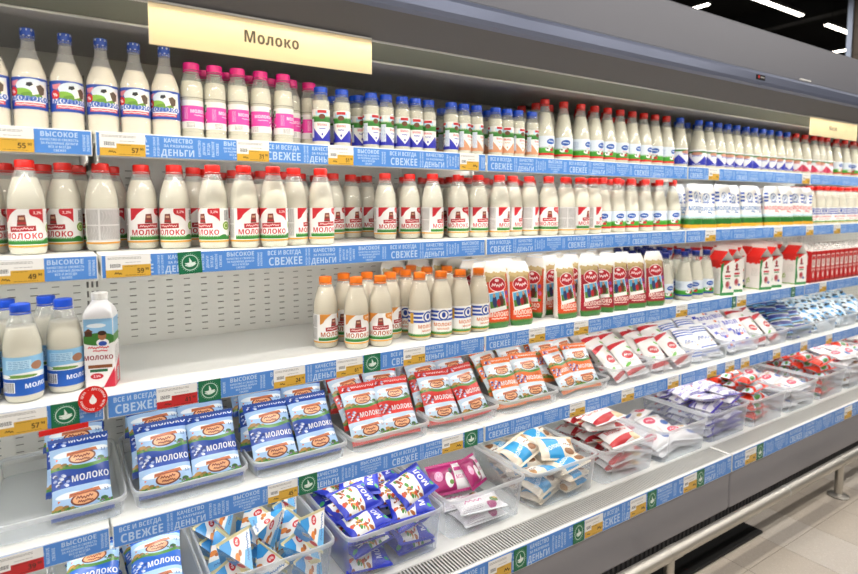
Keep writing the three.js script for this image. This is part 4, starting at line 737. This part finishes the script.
const prints = {
  whiteRed: P2(256, 384, (g) => { R(g, '#f0efed', 0, 0, 256, 384); PG(g, '#c9202c', 0, 40, 256, 0, 256, 34, 0, 86); PG(g, '#c9202c', 0, 330, 256, 290, 256, 330, 0, 372); EL(g, '#c9202c', 128, 180, 66, 40); scribble(g, 84, 180, 88, 24, '#f6eeee', 8); EL(g, '#5fb234', 60, 270, 40, 14, -0.3); EL(g, '#5fb234', 210, 110, 34, 12, 0.4); fine(g, 40, 232, 150, 20, '#999', 9, 4); }),
  whiteStripe: P2(256, 384, (g) => { R(g, '#efeff0', 0, 0, 256, 384); for (let k = 0; k < 3; k++) { R(g, '#2a5cba', 0, 40 + k * 28, 256, 13); R(g, '#2a5cba', 0, 270 + k * 28, 256, 13); } scribble(g, 50, 180, 150, 44, '#3f6cc0', 9); fine(g, 50, 220, 150, 20, '#8ea4cc', 9, 4); EL(g, '#e0823a', 200, 222, 14, 10); }),
  blueLetter: P2(256, 384, (g) => { R(g, '#eeeef1', 0, 0, 256, 384); for (let k = 0; k < 3; k++) { T(g, 'МОЛ', 110 + (k % 2) * 40, 60 + k * 128, 84, '#2f3fb8', 0.95); EL(g, '#e2703a', 200 - k * 50, 116 + k * 100, 22, 14); R(g, '#2f3fb8', 20 + k * 70, 130 + k * 70, 44, 34); } }),
  navy: P2(256, 384, (g) => { R(g, '#1b2a7c', 0, 0, 256, 384); for (let k = 0; k < 4; k++) { PG(g, '#6fb4e2', 0, 36 + k * 100, 256, 6 + k * 100, 256, 16 + k * 100, 0, 54 + k * 100); PG(g, '#3d5a34', 0, 56 + k * 100, 256, 26 + k * 100, 256, 50 + k * 100, 0, 72 + k * 100); PG(g, '#dfe3ee', 0, 72 + k * 100, 256, 50 + k * 100, 256, 58 + k * 100, 0, 82 + k * 100); } }),
  patch: P2(256, 384, (g) => { R(g, '#d3e6f2', 0, 0, 256, 384); let q = 5; for (let i = 0; i < 70; i++) { q = (q * 16807) % 2147483647; const x = q % 256; q = (q * 16807) % 2147483647; const y = q % 384; EL(g, ['#16181c', '#3f98d8', '#eef2f4', '#16181c', '#4fa4dc'][i % 5], x, y, 14 + q % 30, 10 + q % 20, (q % 31) / 10); } }),
  bear: P2(384, 256, (g) => { R(g, '#2a3cc4', 0, 0, 384, 256); PG(g, '#efeeec', 40, 0, 190, 0, 250, 90, 210, 256, 60, 256, 20, 120); let q = 11; for (let i = 0; i < 46; i++) { q = (q * 16807) % 2147483647; const x = 44 + q % 170; q = (q * 16807) % 2147483647; const y = 20 + q % 220; EL(g, ['#b0642c', '#4f9c3a', '#8a4a24', '#d8502c', '#3f8a34', '#f0eeea', '#d8a040'][i % 7], x, y, 8 + q % 14, 6 + q % 10, (q % 31) / 10); } T(g, 'МОЛ', 292, 130, 74, '#eef0fb', 0.85, { rot: -PI / 2 }); EL(g, '#3fb06a', 352, 60, 24, 18); EL(g, '#3fb06a', 352, 200, 20, 16); }),
  magenta: P2(384, 256, (g) => { R(g, '#a81468', 0, 0, 384, 256); R(g, '#f0eef0', 250, 0, 134, 256); EL(g, '#eda8ce', 90, 110, 44, 40); scribble(g, 60, 110, 60, 40, '#f7dfec', 7); EL(g, '#f1eef0', 190, 150, 40, 60); EL(g, '#5a8a2c', 210, 170, 22, 18); R(g, '#d8509a', 262, 60, 90, 30); T(g, 'МОЛ', 310, 140, 44, '#c03a86', 0.9); EL(g, '#3a2a30', 220, 80, 18, 22); }),
  paleMagenta: P2(384, 256, (g) => { R(g, '#efedf0', 0, 0, 384, 256); R(g, '#d84c9c', 80, 40, 110, 28); R(g, '#e58cc0', 60, 84, 150, 22); scribble(g, 60, 150, 150, 40, '#cf4a94', 8); EL(g, '#5a8a2c', 310, 170, 36, 30); EL(g, '#d8b040', 330, 150, 22, 16); EL(g, '#b02a78', 270, 210, 40, 24); fine(g, 30, 200, 160, 40, '#b9aebb', 10, 4); }),
  tan: P2(384, 256, (g) => { R(g, '#e6d9c6', 0, 0, 384, 256); PG(g, '#2f9edb', 40, 0, 200, 0, 240, 256, 90, 256); T(g, 'МОЛОКО', 140, 140, 54, '#eef7fc', 0.8, { rot: -0.3 }); EL(g, '#f4f0ea', 290, 90, 60, 56); EL(g, '#8a5a34', 300, 180, 54, 34); EL(g, '#b88a58', 350, 60, 30, 40); scribble(g, 260, 110, 90, 24, '#7a4a30', 7); }),
  redWhite: P2(384, 256, (g) => { R(g, '#efeced', 0, 0, 384, 256); PG(g, '#c42730', 0, 190, 384, 150, 384, 200, 0, 256); T(g, 'МОЛОКО', 180, 90, 70, '#c42730', 0.85); EL(g, '#e2c9a4', 320, 200, 60, 40); EL(g, '#b8323a', 40, 30, 60, 26); }),
  pinkWhite: P2(384, 256, (g) => { R(g, '#efecee', 0, 0, 384, 256); EL(g, '#d6506a', 110, 110, 80, 50); scribble(g, 60, 110, 100, 34, '#f7e6ea', 8); EL(g, '#4a6cb0', 290, 170, 60, 34); EL(g, '#c9a878', 240, 60, 50, 24); fine(g, 220, 90, 130, 40, '#c3bfc6', 10, 4); }),
  purple: P2(384, 256, (g) => { R(g, '#e9e8f0', 0, 0, 384, 256); for (let k = 0; k < 4; k++) { T(g, 'МОЛОКО', 110 + (k % 2) * 130, 30 + k * 66, 50, '#4a3cb4', 0.9); R(g, '#3f35a4', (k * 97) % 300, 54 + k * 62, 90, 14); } EL(g, '#d63a3a', 330, 120, 26, 18); }),
  sausage: P2(384, 256, (g) => { R(g, '#cfe2f0', 0, 0, 384, 256); R(g, '#e2391e', 0, 0, 96, 256); R(g, '#e2391e', 250, 0, 56, 256); EL(g, '#4f9440', 170, 190, 60, 26); EL(g, '#f3f4f4', 170, 90, 60, 44); EL(g, '#58a04a', 350, 120, 26, 30); scribble(g, 120, 96, 100, 26, '#c8342c', 8); }),
  tetraBlue: P2(256, 256, (g) => { R(g, '#3d9be0', 0, 0, 256, 256); PG(g, '#eee4b0', 0, 0, 44, 0, 0, 90); PG(g, '#f3f3f1', 100, 256, 256, 256, 256, 120); EL(g, '#d2303a', 190, 210, 30, 26); barcode(g, 120, 120, 60, 40); fine(g, 70, 60, 80, 50, '#c9e4f6', 10, 4); PG(g, '#efe6b8', 0, 236, 256, 236, 256, 256, 0, 256); }),
  tetraWhite: P2(256, 256, (g) => { R(g, '#f1f0ee', 0, 0, 256, 256); PG(g, '#3d9be0', 0, 0, 256, 0, 256, 70, 120, 110, 0, 70); PG(g, '#6fb6e6', 0, 256, 0, 190, 120, 210, 140, 256); EL(g, '#d2303a', 166, 150, 30, 24); T(g, '6%', 166, 150, 28, '#fff', 0.9); EL(g, '#e0863a', 70, 150, 30, 18); EL(g, '#b86a3a', 100, 170, 20, 12); R(g, '#efe6b8', 0, 0, 256, 20); scribble(g, 60, 232, 170, 16, '#4f7fc0', 6); }),
  blueMilk2: film(milkPrint('#1f66d0', '#1a4aa8', '#a9d0f2')),
};
const sealNavy = std({ color: 0x1e2d70, roughness: 0.35 });
const K2 = {
  whiteRed: pouchKit(0.148, 0.21, 0.036, prints.whiteRed, sealWhite), whiteStripe: pouchKit(0.148, 0.215, 0.036, prints.whiteStripe, sealWhite), blueLetter: pouchKit(0.148, 0.21, 0.036, prints.blueLetter, sealWhite),
  navy: pouchKit(0.148, 0.21, 0.036, prints.navy, sealNavy), patch: pouchKit(0.148, 0.21, 0.036, prints.patch, sealWhite), bear: pouchKit(0.15, 0.125, 0.042, prints.bear, std({ color: 0x2a3cb8, roughness: 0.35 })),
  magenta: pouchKit(0.16, 0.12, 0.036, prints.magenta, std({ color: 0xb01a70, roughness: 0.35 })), paleMagenta: pouchKit(0.19, 0.12, 0.04, prints.paleMagenta, sealWhite), tan: pouchKit(0.17, 0.12, 0.038, prints.tan, std({ color: 0xdccfba, roughness: 0.35 })),
  redWhite: pouchKit(0.19, 0.125, 0.04, prints.redWhite, sealWhite), pinkWhite: pouchKit(0.17, 0.12, 0.04, prints.pinkWhite, sealWhite), purple: pouchKit(0.16, 0.12, 0.034, prints.purple, std({ color: 0x4a3cb0, roughness: 0.35 })),
  sausage: pouchKit(0.19, 0.075, 0.044, prints.sausage, std({ color: 0xd8402a, roughness: 0.35 })), blue2: pouchKit(0.132, 0.205, 0.036, prints.blueMilk2, sealBlue),
};
// loose heaps in the far trays: leaning pouches in two or three ranks, turned more freely
function heap(kit, name, label, group, x, n, yaw0) {
  for (let k = 0; k < n; k++) for (const s of [-1, 1]) kit(name, label, group, [x + s * 0.068 + rr(-0.012, 0.012), SH[3] + 0.084 + 0.03 * k + (s > 0 ? 0.006 : 0), -0.14 - 0.078 * k + rr(-0.01, 0.01)], [rad(42 + rr(-5, 5)), rad(yaw0 + rr(-16, 16)), rad(rr(-6, 6))], Math.floor(rnd() * 3));
}
heap(K2.whiteRed, 'white_pouch', 'white pouch with red and green print in the tray beside orange pouches', 'white and red pouches beside the orange ones', trayX[8], 4, 6);
heap(K2.whiteRed, 'white_pouch', 'white pouch with red and green print beside the blue-striped pouches', 'white and red pouches beside the striped ones', trayX[9], 4, 0);
heap(K2.whiteStripe, 'striped_pouch', 'white pouch with blue stripes heaped in a tray on lowest shelf', 'blue-striped pouches', trayX[10], 5, -4);
heap(K2.blueLetter, 'lettered_pouch', 'white pouch with large blue letters in a tray on lowest shelf', 'blue-lettered pouches', trayX[11], 5, -10);
heap(K2.whiteRed, 'white_pouch', 'white and red pouch in the tray between lettered and navy pouches', 'white and red pouches before the navy ones', trayX[12], 4, -8);
heap(K2.navy, 'navy_pouch', 'dark navy pouch with pale wavy bands in a tray', 'navy pouches', trayX[13], 5, -34);
heap(K2.patch, 'patterned_pouch', 'black and sky blue patterned pouch in the far trays', 'patterned pouches', trayX[14], 5, -14);
for (const x of [trayX[14] + 0.33, trayX[14] + 0.66]) { tub(trayTall, x, SH[3], TRAYZ, 'low clear plastic tray at the far end holding patterned pouches', 'far trays of patterned pouches'); heap(K2.patch, 'patterned_pouch', 'black and sky blue patterned pouch in the far trays', 'patterned pouches', x, 5, -14); }

// deck tubs and their contents
const DX = [-0.34, 0.03, 0.407, 0.795, 1.177, 1.562, 1.935, 2.318, 2.708, 3.075, 3.455, 3.84, 4.225, 4.6, 4.98], DZ = -0.065;
const deckWhat = ['', 'full of blue milk pouches', 'full of blue tetrahedral cartons', 'full of blue packs with animal print', 'almost empty with magenta packs', 'half full of tan and blue packs', 'heaped with white and red packs', 'with pink and white packs', 'heaped with purple-lettered packs', 'heaped with red and blue long packs', 'with pale packs at its bottom', 'heaped with mixed white packs', 'with mixed packs', 'holding long packs at the end', 'at the far end']; 
DX.forEach((x, i) => { if (i) tub(deckG, x, DECK, DZ + [0, 0, -0.02, 0.0, -0.015, 0, 0.012, 0.02, 0.01, 0.02, 0.015, 0.012, 0.01, 0, 0][i], `tall clear plastic tub on the deck ${deckWhat[i]}`, 'clear tubs on the deck'); });
// packs laid in layers: [dx, dz] spots of a layer, a layer every `lift`
function pile(kit, name, label, group, i, layers, { nx = 2, nz = 3, lift = 0.036, yaw = 12, tilt = 8, y0 = 0.024, wx = 0.16, wz = 0.125, keep = () => true, yaw0 = 0, dx = 0 } = {}) {
  for (let k = 0; k < layers; k++) for (let a = 0; a < nx; a++) for (let b = 0; b < nz; b++) {
    if (!keep(k, a, b)) continue;
    kit(name, label, group, [DX[i] + dx + (a - (nx - 1) / 2) * wx + rr(-0.006, 0.006), DECK + y0 + k * lift + rr(0, 0.004), DZ + (b - (nz - 1) / 2) * wz * -1 + rr(-0.008, 0.008)], [rad(k ? rr(-tilt, tilt) + 6 : rr(-1, 1)), rad(yaw0 + rr(-yaw, yaw) + (rnd() < 0.3 ? 180 : 0)), rad(k ? rr(-tilt, tilt) : rr(-1, 1))], Math.floor(rnd() * 3));
  }
}
pile(K2.blue2, 'milk_pouch', 'bright blue milk pouch in the deck tub beside the tetrahedral cartons', 'blue pouches in the deck tub', 1, 4, { nx: 2, nz: 2, wx: 0.145, wz: 0.19, yaw: 6, tilt: 4 });
for (const s of [-1, 1]) K2.blue2('milk_pouch', 'bright blue milk pouch in the deck tub beside the tetrahedral cartons', 'blue pouches in the deck tub', [DX[1] + s * 0.075, DECK + 0.185, -0.02 + s * 0.02], [rad(24), rad(-6), rad(4)], 1);
// tetrahedral cartons
{
  const a = 0.062, h = 0.088, A = [-a, 0, 0], B = [a, 0, 0], C = [0, h, -a], D = [0, h, a];
  const f = (p, q, r) => { const g = new THREE.BufferGeometry(); g.setAttribute('position', new THREE.Float32BufferAttribute([...p, ...q, ...r], 3)); g.setAttribute('uv', new THREE.Float32BufferAttribute([0, 0, 1, 0, 0.5, 1], 2)); g.setIndex([0, 1, 2]); g.computeVertexNormals(); return g; };
  const g1 = mergeGeometries([f(A, B, D), f(B, A, C)]), g2 = mergeGeometries([f(A, D, C), f(B, C, D)]);
  const sealA = rbox(2 * a, 0.009, 0.0014, 0.0005, 0, -0.003, 0), sealB = rbox(0.0014, 0.009, 2 * a, 0.0005, 0, h + 0.003, 0), sm = std({ color: 0xe9dfae, roughness: 0.4 });
  const tets = (x, y, z, e) => { const o = thing('tetrahedral_carton', 'blue and white tetrahedral milk carton heaped in a deck tub', 'carton', [x, y, z], 'tetrahedral cartons'); o.rotation.set(...e); part('blue_panel', g1, prints.tetraBlue, o); part('white_panel', g2, prints.tetraWhite, o); part('end_seal', sealA, sm, o); part('end_seal', sealB, sm, o); };
  for (let k = 0; k < 3; k++) for (let i = 0; i < 3; i++) for (let j = 0; j < 3; j++) { if (k === 2 && (i + j) % 2) continue; tets(DX[2] - 0.108 + i * 0.108 + rr(-0.008, 0.008), DECK + 0.016 + k * 0.058, DZ - 0.135 + j * 0.128 + rr(-0.008, 0.008), [k ? rr(-0.5, 0.5) : 0, (i + j) % 2 ? 0.5 : 2.1, k ? rr(-0.5, 0.5) : 0]); }
}
pile(K2.bear, 'animal_print_pack', 'deep blue pack with bright animal print in a deck tub', 'animal print packs', 3, 4, { lift: 0.04, wx: 0.165, wz: 0.128, yaw: 20, tilt: 12 });
for (const [dx, dz, y, e] of [[0.11, 0.1, 0.2, [0.5, 0.3, 0.25]], [-0.02, -0.05, 0.195, [0.45, -0.4, -0.1]], [0.02, -0.12, 0.215, [0.7, 0.5, 0.2]], [-0.09, 0.06, 0.19, [0.35, 0.2, 0]]]) K2.bear('animal_print_pack', 'deep blue pack with bright animal print in a deck tub', 'animal print packs', [DX[3] + dx, DECK + y, DZ + dz], e, 1);
K2.magenta('magenta_pack', 'magenta pack lying on the pale packs in almost empty tub', 'magenta packs', [DX[4] - 0.03, DECK + 0.108, DZ - 0.03], [rad(48), rad(-10), rad(4)], 0);
K2.magenta('magenta_pack', 'magenta pack lying on the pale packs in almost empty tub', 'magenta packs', [DX[4] + 0.09, DECK + 0.105, DZ - 0.03], [rad(52), rad(20), rad(-14)], 1);
pile(K2.paleMagenta, 'pale_pack', 'white pack with pink print at the bottom of almost empty tub', 'pale pink-printed packs', 4, 2, { nx: 1, nz: 3, wz: 0.125, lift: 0.04, tilt: 6, keep: (k, a, b) => k === 0 || b === 0 });
pile(K2.tan, 'tan_pack', 'tan and sky blue pack in the half full deck tub', 'tan packs', 5, 3, { nx: 2, nz: 3, yaw: 22, tilt: 14, lift: 0.042 });
for (const [dx, dz, y, e] of [[-0.07, 0.0, 0.15, [0.4, 0.3, 0.2]], [0.07, 0.07, 0.148, [0.5, -0.4, -0.1]], [0.09, -0.07, 0.15, [0.5, 0.5, 0.1]]]) K2.tan('tan_pack', 'tan and sky blue pack in the half full deck tub', 'tan packs', [DX[5] + dx, DECK + y, DZ + dz], e, 2);
pile(K2.redWhite, 'red_and_white_pack', 'white and red pack heaped in a deck tub', 'white and red packs', 6, 4, { nx: 1, nz: 3, yaw: 14, tilt: 10, lift: 0.041, dx: 0.02 });
pile(K2.redWhite, 'red_and_white_pack', 'white and red pack heaped in a deck tub', 'white and red packs', 6, 2, { nx: 1, nz: 2, yaw: 25, tilt: 14, lift: 0.038, y0: 0.19, dx: -0.03, wz: 0.13 });
pile(K2.pinkWhite, 'pink_and_white_pack', 'pink and white pack at the bottom of a deck tub', 'pink and white packs', 7, 2, { nx: 2, nz: 3, wx: 0.165, yaw: 18, tilt: 10, lift: 0.042 });
pile(K2.purple, 'purple_lettered_pack', 'white pack with purple lettering heaped above its tub', 'purple-lettered packs', 8, 6, { nx: 2, nz: 3, lift: 0.034, yaw: 14, tilt: 8, wx: 0.158 });
pile(K2.sausage, 'long_pack', 'red and pale blue long pack heaped above its tub', 'long red and blue packs', 9, 4, { nx: 1, nz: 4, wz: 0.092, lift: 0.045, yaw: 10, tilt: 6 });
pile(K2.sausage, 'long_pack', 'red and pale blue long pack heaped above its tub', 'long red and blue packs', 9, 1, { nx: 1, nz: 3, wz: 0.1, y0: 0.205, yaw: 14, tilt: 8 });
pile(K2.pinkWhite, 'pink_and_white_pack', 'pale pack at the bottom of the tub after the long packs', 'pale packs', 10, 3, { nx: 2, nz: 3, wx: 0.165, yaw: 18, tilt: 10, lift: 0.042 });
pile(K2.sausage, 'long_pack', 'pale long pack heaped above the tub of mixed packs', 'mixed long packs', 11, 5, { nx: 1, nz: 4, wz: 0.095, lift: 0.045, yaw: 14, tilt: 8 });
pile(K2.pinkWhite, 'pink_and_white_pack', 'white and pink pack heaped in the farthest tub', 'packs in the farthest tub', 12, 5, { nx: 2, nz: 3, wx: 0.165, yaw: 18, tilt: 10, lift: 0.042 });

pile(K2.sausage, 'long_pack', 'pale long pack in the tub after the farthest pink packs', 'long packs at the end', 13, 4, { nx: 1, nz: 4, wz: 0.095, lift: 0.045, yaw: 14, tilt: 8 });
pile(K2.redWhite, 'red_and_white_pack', 'white and red pack in the last deck tub', 'packs in the last tub', 14, 4, { nx: 1, nz: 3, yaw: 14, tilt: 10, lift: 0.041 });
scene.traverse((o) => { if (o.isMesh) o.castShadow = o.receiveShadow = true; });
renderer.render(scene, camera);
